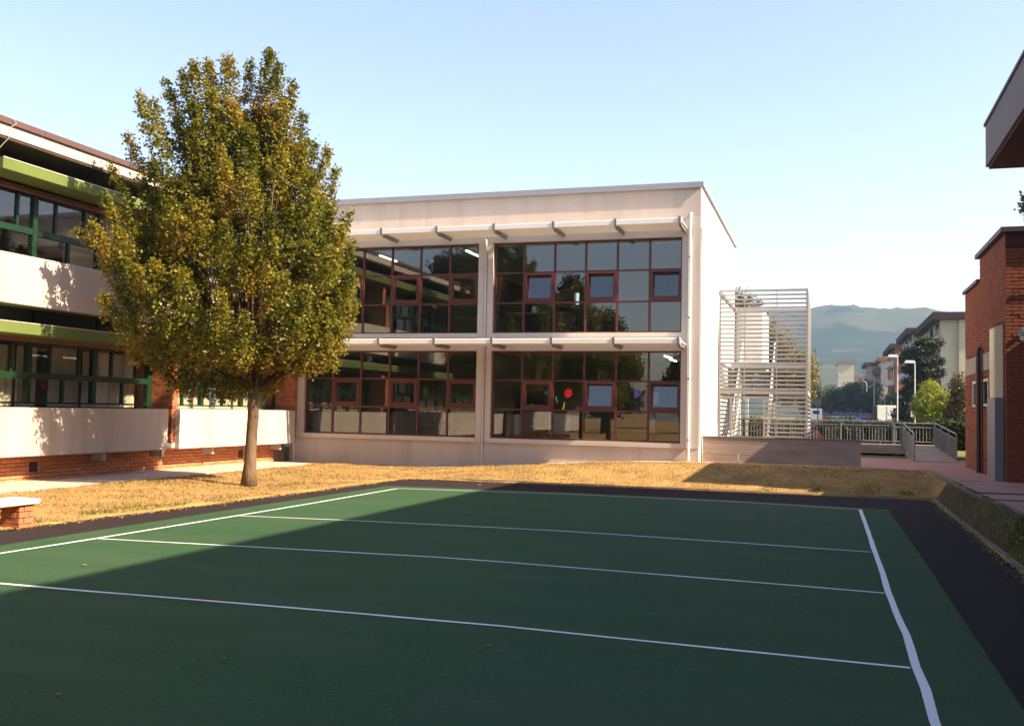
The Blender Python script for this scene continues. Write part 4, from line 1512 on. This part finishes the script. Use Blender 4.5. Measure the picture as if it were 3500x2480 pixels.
SIL = [(483, 109, 0.55), (534, 113, .42), (577, 96, .5), (600, 128, .45), (385, 162, .45), (407, 134, .5), (440, 125, .5), (298, 232, .45), (323, 229, .4), (269, 305, .4), (632, 167, .42), (661, 218, .45), (719, 312, .42), (744, 348, .42), (690, 285, .4), (777, 439, .38), (786, 520, .4), (350, 178, .4), (240, 380, .4), (228, 450, .4), (215, 520, .4), (795, 600, .35), (790, 655, .35), (235, 585, .35), (270, 650, .35), (300, 700, .35), (765, 720, .35), (735, 770, .3)]


def add_plume(u, d, z, ln, r):
    p = TB + RTH * u + FWH * d
    zt_ = z
    # keep clear of the wing
    if p.x < -14.3:
        p.x = -14.3
    # base point nearer to the axis and lower
    k = max(.25, 1 - ln * .16)
    q = Vector((TB.x + (p.x - TB.x) * k, TB.y + (p.y - TB.y) * k, max(zt_ - ln, 2.45 if zt_ > 2.6 else zt_ - ln)))
    PL.append((Vector((p.x, p.y, zt_)), q, r))


for (px, py, r) in SIL:
    u, z = U(px), Zp(py)
    ln = 2.3 if z > 6 else (1.6 if z > 5 else .9)
    add_plume(u, rnd.uniform(-.35, .35), z - .04, ln + rnd.uniform(0, .4), r * .62)
    if z > 4.6:
        add_plume(u * .9 + rnd.uniform(-.1, .1), rnd.uniform(-1.1, 1.1) * (1 if z < 7 else .4), z - .7 - rnd.uniform(0, .9), ln, r * .66)


def Rz(z):
    return np.interp(z, [2.2, 2.6, 3.2, 4, 5, 6, 7, 8, 8.8], [.8, 1.5, 2.1, 2.5, 2.45, 1.95, 1.3, .55, .2])


done = []
for i in range(2600):
    z = 2.6 + 5.3 * rnd.random() ** 1.1
    a = rnd.uniform(0, 2 * math.pi)
    rr = Rz(z) * rnd.uniform(.15, 1.0) ** .45
    u_, d_ = math.cos(a) * rr * (1.03 if math.cos(a) < 0 else .83), math.sin(a) * rr * .92
    if any((u_ - q[0]) ** 2 + (d_ - q[1]) ** 2 < .17 and abs(z - q[2]) < 1.15 for q in done):
        continue
    done.append((u_, d_, z))
    add_plume(u_, d_, z, rnd.uniform(.7, 1.4), rnd.uniform(.20, .31))
print('done', len(done))
# low tufts and side branch
for (px, py, r, ln) in [(225, 545, .16, .15), (200, 548, .12, .1), (185, 540, .07, .05), (250, 560, .2, .25), (330, 765, .17, .2), (345, 790, .17, .2), (365, 815, .18, .25), (390, 838, .2, .3), (410, 850, .18, .2), (430, 830, .25, .4), (470, 835, .28, .4), (500, 855, .22, .3), (540, 845, .22, .3), (600, 845, .22, .3), (625, 815, .22, .3), (660, 800, .25, .3), (700, 790, .25, .35), (440, 800, .3, .5), (520, 820, .3, .4)]:
    add_plume(U(px), rnd.uniform(-.3, .3), Zp(py), ln, r)
cent = []
for (p, q, r) in PL:
    L_ = (p - q).length + r
    n = int(84 * L_ * (r / .35) ** 1.5) + 16
    t = rng.uniform(0, 1, n) ** .85
    prof = np.interp(t, [0, .25, .55, .88, 1], [.55, .95, .95, .42, .12])
    ax_ = np.array(q)[None, :] * (1 - t)[:, None] + np.array(p)[None, :] * t[:, None]
    d = rng.normal(size=(n, 3))
    d /= np.linalg.norm(d, axis=1)[:, None]
    rr = r * prof * rng.uniform(.35, 1.12, n) ** .6
    c = ax_ + d * rr[:, None]
    # thin out at the heart of the crown
    nl = 9
    cc = np.repeat(c, nl, 0) + rng.normal(0, .05, (n * nl, 3))
    cent.append(cc)
cent = np.concatenate(cent)
cent = cent[cent[:, 0] > -14.68]
o = fast_mesh('crown', leaves(cent, .037, .35, .62), None, M['hornbeam'], mt)
o['kind'] = 'stuff'
print('leaves', len(cent), 'plumes', len(PL))
# limbs to every plume
lm = MB()
for i, (p, q, r) in enumerate(PL):
    f = rnd.uniform(.0, .75)
    zs = 2.05 + f * 2.2
    s0 = Vector((TB.x, TB.y, zs)) + RTH * (.06 * math.sin(min(zs / 3.1, 1) * 2.2))
    if q.z < zs + .3:
        s0.z = max(1.95, q.z - .5)
    mid = s0.lerp(q, .5) + Vector((0, 0, -.12 * (q - s0).length * (1 if q.z > 3 else -1)))
    k = .5 + .5 * min(1, (q - s0).length / 3)
    lm.tube([s0, s0.lerp(mid, .5) + Vector((rnd.uniform(-.03, .03),) * 3), mid, q, q.lerp(p, .6)], [.034 * k, .028 * k, .020 * k, .012 * k, .005], 5, cap=False)
lm.tube([TB + Vector((0, 0, 3.0)), TB + Vector((.05, 0, 5)), TB + Vector((.1, .05, 6.6))], [.10, .05, .006], 8)
for a in range(6):
    an = a * 1.05 + .3
    lm.tube([TB + Vector((0, 0, 2.25 + .12 * a)), TB + Vector((math.cos(an) * .35, math.sin(an) * .35, 3.3)), TB + Vector((math.cos(an) * .9, math.sin(an) * .9, 5.2)), TB + Vector((math.cos(an) * 1.1, math.sin(an) * 1.1, 6.0))], [.075, .05, .025, .006], 7)
lm.build('limbs', M['twig'], mt, smooth=True)

# background vegetation
def hedge(name, label, x0, x1, y0, y1, z0, z1, n, leafm):
    c = np.stack([rng.uniform(x0, x1, n), rng.uniform(y0, y1, n), rng.uniform(z0, z1, n)], 1)
    # keep mostly the skin
    s = np.minimum.reduce([(c[:, 1] - y0), (z1 - c[:, 2])])
    c = c[s < .35]
    c[:, 2] += .10 * np.sin(c[:, 0] * 2.3) * np.sin(c[:, 0] * .9 + 1) + rng.normal(0, .04, len(c))
    t = thing(name, label, 'hedge', ((x0 + x1) / 2, y0, z0))
    o = fast_mesh('foliage', leaves(c, .07, .4), None, leafm, t)
    o['kind'] = 'stuff'
    box('stems', M['twig'], x0 + .1, x1 - .1, y0 + .35, y1 - .35, z0 - .1, z1 - .4, t)


hedge('hedge', 'long clipped green hedge behind the ramp railings', -1.2, 12, 44, 45.4, .35, 1.50, 60000, M['hedge_leaf'])
hedge('hedge', 'yellowish green hedge seen through the stair tower', -9, -1.2, 46, 47.4, .35, 1.45, 26000, M['yellow_leaf'])
v = tree_mesh_leaves([(-.40, 39, .75, .22, .3, .42, 1), (-.15, 39, .6, .3, .3, .25, 1)], 60, .05, .05)
o = fast_mesh('dry_bush', v, None, M['orange_leaf'])
tag(o, 'small orange dry bush right beside the stair tower', 'bush')
simple_tree('yellow_tree', 'tall yellowish tree seen through the stair tower slats', (-8.0, 80, .8), 4, .22,
            [(-7.4, 80, 9.3, 1.6, 1.5, 2.6, 1), (-6.0, 80, 9.0, 1.4, 1.5, 2.4, 1), (-4.8, 80, 7.6, 1.5, 1.5, 2.6, 1), (-3.4, 80, 6.0, 1.4, 1.5, 2.4, 1), (-6.5, 80, 5.6, 2.6, 2, 2.6, 1.6), (-3.0, 80, 4.2, 1.6, 1.5, 1.8, 1), (-1.6, 80, 4.6, 1.0, 1, 2.3, .8)], 320, .11, .16, M['yellow_leaf'])
simple_tree('cedar_tree', 'wide dark cedar with flat yellow topped layers before the apartment blocks', (7.5, 90, .8), 6.5, .3,
            [(8.3, 90, 8.05, 1.15, 1.0, .28, .8), (7.5, 90, 7.35, 1.5, 1.2, .26, .9), (6.7, 90, 6.7, 1.0, .9, .2, .5), (8.0, 90, 6.5, 1.5, 1.3, .35, 1.1), (8.2, 90, 5.5, 1.3, 1.5, .4, 1.1), (6.9, 90, 5.75, .9, .8, .2, .4), (7.6, 90, 4.7, 1.5, 1.5, .45, 1.2), (8.3, 90, 3.9, 1.2, 1.5, .6, 1.1), (6.8, 90, 3.9, .9, 1.0, .25, .5), (7.4, 90, 3.0, 1.7, 1.6, .7, 1.5), (7.2, 90, 2.0, 2.0, 1.8, .9, 1.6)], 420, .10, .14, M['cedar_leaf'])
simple_tree('lime_green_bush', 'bright lime green bushy tree right of the street lamps', (7.0, 75, .8), 1.2, .1,
            [(6.95, 75, 3.0, .95, .9, 1.35, 1.3), (7.75, 75, 2.6, .75, .8, 1.1, 1), (6.25, 75, 2.5, .6, .8, .9, .8), (7.0, 75, 2.1, 1.3, .9, .9, 1), (8.1, 75, 2.1, .45, .6, .8, .5)], 330, .07, .10, M['lime_leaf'], limbs=9)
simple_tree('brown_leaved_tree', 'small brownish tree close to the edge of the brick building', (7.1, 60, .8), 1.4, .08,
            [(7.0, 60, 3.2, .55, .6, 1.1, 1), (7.3, 60, 2.1, .8, .7, 1.0, 1), (6.7, 60, 1.9, .5, .6, .8, .7)], 300, .06, .09, M['brown_leaf'], limbs=7)
for (x, y, z, h, w_, lab, lf) in [(1.0, 210, .8, 7.2, 3.6, 'dark round tree behind the leftmost street lamp', 'mid_leaf'), (4.6, 215, .8, 6.9, 3.8, 'brownish dark tree in the middle of the distant row', 'mid_leaf'),
                                  (8.6, 225, .8, 8.2, 3.6, 'dark tree in front of the far pinkish apartment block', 'dark_leaf'), (7.2, 205, .8, 5.2, 3.0, 'low dark tree behind the parked cars', 'dark_leaf'), (-2.6, 200, .8, 6.4, 3.4, 'dark tree partly behind the stair tower', 'dark_leaf'), (11.3, 180, .8, 5.0, 3.0, 'dark tree behind the white lorry', 'dark_leaf')]:
    simple_tree('broadleaf_tree', lab, (x, y, z), h * .4, .2,
                [(x + rnd.uniform(-.35, .35) * w_, y, z + h * .62 + rnd.uniform(-.1, .28) * h, w_ * .5, w_ * .5, h * .26, 1) for _ in range(5)] + [(x, y, z + h * .45, w_ * .8, w_ * .7, h * .4, 1.6)], 170, .2, .3, M[lf], 'distant trees along the street')
# pine behind the brick annex
simple_tree('pine_tree', 'pine crown rising behind the roof of the brick building', (7.9, 38, .4), 8.6, .2,
            [(7.3, 38, 9.2, .9, .8, .55, 1), (8.2, 38, 9.6, 1.1, 1, .6, 1), (7.6, 38, 8.5, .9, .9, .4, 1), (8.6, 38, 8.8, 1.0, 1, .6, 1)], 260, .08, .1, M['mid_leaf'])
# trees behind the camera (they show in the window panes)
for (x, y, h, w_, lf, lab) in [(-31, -30, 17, 3.4, 'dark_leaf', 'tall dark tree mirrored in the first panes of the upper right windows'), (-26.5, -31, 16, 3.0, 'dark_leaf', 'tall tree mirrored beside the centre pillar of the white building'),
                           (-21.5, -30, 14.0, 1.8, 'cedar_leaf', 'pointed conifer mirrored in the third pane of the upper windows'), (-18.2, -32, 9.0, 2.6, 'dark_leaf', 'round tree mirrored in the lower row of the upper windows'),
                           (-35.5, -28, 15, 3.4, 'dark_leaf', 'tree mirrored in the last panes left of the centre pillar'), (-13, -44, 8, 3, 'mid_leaf', 'low tree mirrored in the right part of the windows'), (-6, -50, 8, 3.4, 'mid_leaf', 'low broad tree far behind the court')]:
    bl = [(x + rnd.uniform(-.4, .4) * w_ * (1 - k / 7), y + rnd.uniform(-.3, .3) * w_, h * (.3 + .1 * k), w_ * (1.05 - .13 * k), w_ * (1.05 - .13 * k), h * .12, 1) for k in range(6)]
    simple_tree('tall_tree', lab, (x, y, 0), h * .5, .25, bl, 420, .2, .3, M[lf], 'trees behind the camera mirrored in the glass')

for (x, y, h, lab) in [(-11.6, 4.5, 8.0, 'upright tree left of the court outside the view, mirrored low in the windows'), (-11.8, -3.5, 7.5, 'second upright tree left of the court behind the camera')]:
    bl = [(x + rnd.uniform(-.6, .6), y + rnd.uniform(-.6, .6), h * (.36 + .1 * k), 1.7 - .2 * k, 1.7 - .2 * k, h * .12, 1) for k in range(6)]
    simple_tree('courtyard_tree', lab, (x, y, 0), 2.6, .13, bl, 300, .09, .14, M['hornbeam'])

# ------------------------------------------------------------------ far street and apartment blocks
tag(box('road', M['asphalt'], -60, 90, 96, 112, .6, .87), kind='structure', label='street beyond the hedge')
tag(box('parking_area', M['asphalt'], -40, 14, 150, 175, .6, .88), kind='structure', label='car park at the end of the street')


def block(name, label, x0, x1, y0, y1, z1, wallm, storeys, over=.7, win_side=True, extra=None, roofm='eaves', seams=()):
    t = thing(name, label, 'apartment block', ((x0 + x1) / 2, y0, .8))
    box('wall', wallm, x0, x1, y0, y1, .4, z1 - .9, t)
    r = MB()
    r.box(x0 - over, x1 + over, y0 - over, y1 + over, z1 - .9, z1 - .05)
    r.build('roof', M[roofm], t)
    for (cx, cy) in ((x0 + (x1 - x0) * .4, y0 + 3),):
        box('chimney', M['eaves'], cx, cx + .9, cy, cy + .8, z1 - .05, z1 + .9, t)
    for sx in seams:
        box('wall_rib', wallm, sx, sx + 1.2, y0 - .5, y0 - .001, .4, z1 - .92, t)
    if win_side:
        # side facing left: recessed dark loggias with pale fronts
        sh = (z1 - 1.5) / storeys
        for k in range(storeys):
            zb = .8 + k * sh
            for (ya, yb) in ((y0 + 2, y0 + 6), (y0 + 9, y0 + 13)):
                if yb > y1:
                    continue
                w_ = box('window', M['dark_glass'], x0 - .06, x0 - .005, ya, yb, zb + 1.0, zb + sh - .35, t)
                box('balcony', M['balcony'], x0 - 1.1, x0 - .07, ya - .2, yb + .2, zb + .05, zb + .95, t)
    if extra:
        extra(t)
    return t


cs_ = (125 / 72.)
block('apartment_block', 'tall cream apartment block with a dark flat roof beside the brick building', 12.75, 26, 125, 150, 14.1, M['cream_wall'], 4, 1.0, seams=(14.6,))
block('apartment_block', 'cream block with a dark roof behind the cedar', 11.6, 24, 150, 170, 14.4, M['cream_wall'], 4, .9)
block('apartment_block', 'orange apartment block with pale balconies behind the cedar', 11.8, 26, 190, 214, 15.0, M['orange_wall'], 4, .9)
t = block('apartment_block', 'pinkish grey apartment block with a reddish roof left of the orange one', 12.3, 20, 250, 262, 15.9, M['pink_wall'], 5, .8, roofm='roof_tile')
t = block('apartment_block', 'far pinkish block with stacked dark loggias at the end of the row', 9.7, 15.5, 262, 280, 15.4, M['pink_wall'], 5, .8)
for k in range(5):
    zz = 1.6 + k * 2.6
    box('loggia', M['dark_wall'], 10.9, 12.25, 249.6, 261.9, zz, zz + 1.5, t)
t = thing('apartment_block', 'pale distant block left of the pinkish blocks below the hill', 'apartment block', (9, 420, .8))
box('wall', M['cream_wall'], 4.4, 10.5, 420, 440, .4, 23.0, t)
box('roof', M['roof_tile'], 4.0, 10.9, 419.5, 440.5, 23.0, 24, t)
t = thing('farmhouse', 'long low farmhouse with orange walls at the foot of the hill', 'house', (0, 700, 10))
box('wall', M['orange_wall'], 7, 24, 700, 712, 5, 29, t)
box('roof', M['roof_tile'], 6, 25, 699, 713, 29, 31, t)


def lamp(x, y, top, headx, curved, lab, z0=.8):
    t = thing('street_lamp', lab, 'street lamp', (x, y, z0), 'street lamps beyond the hedge')
    if curved:
        ar = x - headx
        pts = [(x, y, z0), (x, y, top - .9)] + [(x - (1 - math.cos(a)) * .8, y, top - .9 + math.sin(a) * .8) for a in np.linspace(.2, math.pi / 2, 5)]
        m = MB().tube(pts, [.09, .07] + [.055] * 5, 6)
        m.build('pole', M['lamp_head'], t)
        MB().tube([(x - .8, y, top - .1), (headx + .3, y, top + .02)], .045, 6).build('arm', M['steel'], t)
    else:
        MB().tube([(x, y, z0), (x, y, top)], [.06, .045], 6).build('pole', M['lamp_head'], t)
        MB().tube([(x, y, top - .05), (headx, y, top)], .045, 6).build('arm', M['steel'], t)
    m = MB().hexa([(headx - .45, y - .15, top - .1), (headx + .35, y - .15, top - .12), (headx + .35, y + .15, top - .12), (headx - .45, y + .15, top - .1),
                   (headx - .35, y - .1, top + .12), (headx + .3, y - .1, top + .1), (headx + .3, y + .1, top + .1), (headx - .35, y + .1, top + .12)])
    m.build('lamp_head', M['lamp_head'], t)


lamp(5.37, 84, 6.58, 5.08, False, 'tallest straight street lamp right of the white lorry')
lamp(6.65, 84, 6.12, 6.32, False, 'straight street lamp in front of the cedar')
lamp(7.9, 150, 9.2, 7.45, False, 'straight street lamp behind the white lorry')
lamp(.13, 235, 8.0, -2.0, True, 'leftmost curved street lamp next to the stair tower')
lamp(5.15, 220, 8.2, 2.85, True, 'second curved street lamp from the left')
lamp(7.1, 215, 8.5, 4.5, True, 'third curved street lamp from the left')
lamp(8.05, 220, 9.4, 5.05, True, 'fourth curved street lamp from the left')
lamp(7.35, 170, 8.9, 4.9, True, 'high curved street lamp left of the lorry')
lamp(-6.8, 140, 8.2, -7.3, False, 'street lamp seen through the stair tower slats')

# lorry
lo = thing('box_lorry', 'white box lorry parked behind the hedge seen from the rear', 'lorry', (6.2, 117, .85))
box('cargo_box', M['lorry'], 5.40, 7.35, 117, 123, 1.15, 3.02, lo, bevel=.03)
for x in (5.42, 6.40):
    box('rear_door', M['lorry'], x, x + .93, 116.95, 116.995, 1.2, 2.95, lo)
box('door_seam', M['tyre'], 6.352, 6.398, 116.94, 116.99, 1.2, 2.95, lo)
box('cab', M['car_silver'], 5.5, 7.2, 123.1, 124.8, 1.0, 2.9, lo)
box('side_panel', M['dark_wall'], 5.1, 5.38, 117.3, 123, 1.15, 2.95, lo)
for x in (5.5, 6.95):
    for y in (118.2, 124.0):
        MB().tube([(x, y, 1.1), (x + .25, y, 1.1)], .32, 12).build('wheel', M['tyre'], lo)
lo2 = thing('delivery_van', 'small white van at the left end of the distant street', 'van', (-1.3, 130, .85))
box('body', M['lorry'], -1.9, -.5, 130, 133.5, 1.05, 2.65, lo2, bevel=.1)
box('rear_window', M['dark_glass'], -1.6, -.8, 129.97, 129.999, 1.95, 2.4, lo2)
for x in (-1.8, -.75):
    MB().tube([(x, 130.8, 1.05), (x + .2, 130.8, 1.05)], .3, 12).build('wheel', M['tyre'], lo2)


def car(x, y, m, lab, w_=1.75, ang=0):
    t = thing('parked_car', lab, 'car', (x, y, .88), 'cars parked beyond the hedge')
    z = .88
    q = MB()
    prof = [(-2.0, .25), (-2.05, .75), (-1.2, .9), (1.9, .92), (2.1, .7), (2.05, .25)]
    q.prism([(y + a, z + b) for a, b in prof], 0, x - w_ / 2, x + w_ / 2)
    q.build('body', m, t, bevel=.06)
    q = MB()
    q.hexa([(x - w_ * .47, y - 1.3, z + .9), (x + w_ * .47, y - 1.3, z + .9), (x + w_ * .47, y + 1.6, z + .9), (x - w_ * .47, y + 1.6, z + .9),
            (x - w_ * .38, y - .5, z + 1.42), (x + w_ * .38, y - .5, z + 1.42), (x + w_ * .38, y + .9, z + 1.42), (x - w_ * .38, y + .9, z + 1.42)])
    q.build('windows', M['dark_glass'], t)
    q = MB()
    q.box(x - w_ * .385, x + w_ * .385, y - .52, y + .92, z + 1.422, z + 1.46)
    q.build('roof', m, t)
    for sx in (-1, 1):
        for sy in (-1.3, 1.3):
            cx = x + sx * (w_ / 2 - .1)
            MB().tube([(cx - .1, y + sy, z + .32), (cx + .1, y + sy, z + .32)], .32, 12).build('wheel', M['tyre'], t)


for (x, y, m, lab) in [(1.6, 158, 'car_silver', 'silver blue parked car left in the distant row'), (3.0, 160, 'car_silver', 'pale blue parked car second in the distant row'), (4.3, 157, 'car_dark', 'dark parked car in the middle of the distant row'),
                       (4.4, 152.5, 'car_blue', 'bright blue parked car low in front of the distant row'), (5.5, 158, 'car_red', 'reddish parked car in the distant row'), (7.0, 158, 'car_dark', 'dark parked car left of the white lorry'), (-.4, 150, 'car_red', 'red parked car behind the leftmost street lamp')]:
    car(x, y, M[m], lab)
# signs
sg = thing('road_sign', 'round no parking sign on a thin pole beside the lime green bush', 'road sign', (6.15, 78, .8))
MB().tube([(6.15, 78, .8), (6.15, 78, 2.9)], .04, 6).build('pole', M['steel'], sg)
MB().tube([(6.15, 77.96, 2.65), (6.15, 77.94, 2.65)], .34, 20).build('sign_disc', M['sign_red'], sg)
MB().tube([(6.15, 77.93, 2.65), (6.15, 77.92, 2.65)], .27, 20).build('sign_face', M['sign_blue'], sg)
box('sub_plate', M['sign_white'], 5.9, 6.4, 77.94, 77.96, 1.75, 2.2, sg)
sg = thing('dark_sign', 'dark round sign on a post just right of the stair tower', 'road sign', (.1, 95, .8))
MB().tube([(-.75, 95, .6), (-.75, 95, 3.2)], .06, 6).build('pole', M['black_pipe'], sg)
MB().tube([(-.75, 94.9, 2.95), (-.75, 94.85, 2.95)], .36, 18).build('sign_disc', M['furniture'], sg)
tag(MB().tube([(2.9, 95, .6), (2.9, 95, 2.4)], .05, 6).build('post', M['black_pipe']), 'thin dark post before the parked cars', 'post')

# ------------------------------------------------------------------ hills
hx = np.concatenate([np.arange(-2400, -300, 60), np.arange(-300, 500, 9), np.arange(500, 2500, 60)])
hy = np.concatenate([np.arange(620, 1500, 16), np.arange(1500, 1950, 45)])
HX, HY = np.meshgrid(hx, hy)
def fbm(x, y, s, seed=0):
    z = 0
    a = 1
    for o_ in range(5):
        f = s * 2 ** o_
        z = z + a * np.sin(x * f * 1.0 + seed + 1.7 * np.sin(y * f * .7 + o_ * 2.1 + seed)) * np.sin(y * f * .9 - seed + 1.3 * np.sin(x * f * .6 + o_))
        a *= .5
    return z
ridge = np.interp(HX * 1500 / 1400, [-2400, -700, -120, -22, 0, 30, 60, 90, 120, 149, 260, 500, 2400], [120, 140, 148, 156, 161, 162, 157, 155, 154.5, 147, 135, 150, 110]) * 1400 / 1500
prof = smooth(640, 1400, HY) ** 1.1
HZ = ridge * prof + fbm(HX, HY, .012) * 5 * prof * (1 - smooth(1330, 1400, HY) * .75) + rng.normal(0, .9, HX.shape) * prof - (smooth(1420, 1900, HY) * 90)
HZ += 1.8 * fbm(HX, HY, .05, 7) * prof
HZ += 26 * np.exp(-((HY - 860) / 90) ** 2) * (1 + .4 * fbm(HX, HY, .02, 3)) * .6
n0, n1 = HX.shape
idx = np.arange(n0 * n1).reshape(n0, n1)
hf = np.stack([idx[:-1, :-1], idx[:-1, 1:], idx[1:, 1:], idx[1:, :-1]], -1).reshape(-1, 4)
me = D.meshes.new('hills')
me.from_pydata(np.stack([HX, HY, HZ], -1).reshape(-1, 3).tolist(), [], hf.tolist())
me.materials.append(M['hill'])
me.materials.append(M['hill_dark'])
hyf = HY.reshape(-1)[hf[:, 0]]
hxf = HX.reshape(-1)[hf[:, 0]]
dk = fbm(hxf, hyf, .02, 5) + 1.6 * np.exp(-((hyf - 1000) / 110) ** 2) - .8
me.polygons.foreach_set('material_index', (dk > 0).astype(np.int32))
me.polygons.foreach_set('use_smooth', [True] * len(me.polygons))
ho = D.objects.new('hills', me)
link(ho)
tag(ho, kind='structure', label='long wooded hill ridge fading into blue haze')
# ------------------------------------------------------------------ haze
hz = MB().box(-2600, 2600, -400, 1980, -1.5, 190)
hm = D.materials.new('haze')
hm.use_nodes = True
nt = hm.node_tree
nt.nodes.clear()
pv = nt.nodes.new('ShaderNodeVolumePrincipled')
pv.inputs['Color'].default_value = (0.46, 0.70, 1.0, 1)
pv.inputs['Density'].default_value = 0.00023
pv.inputs['Anisotropy'].default_value = 0.2
ou = nt.nodes.new('ShaderNodeOutputMaterial')
nt.links.new(pv.outputs[0], ou.inputs['Volume'])
tag(hz.build('haze', hm), 'thin pale haze filling the valley air', kind='stuff')
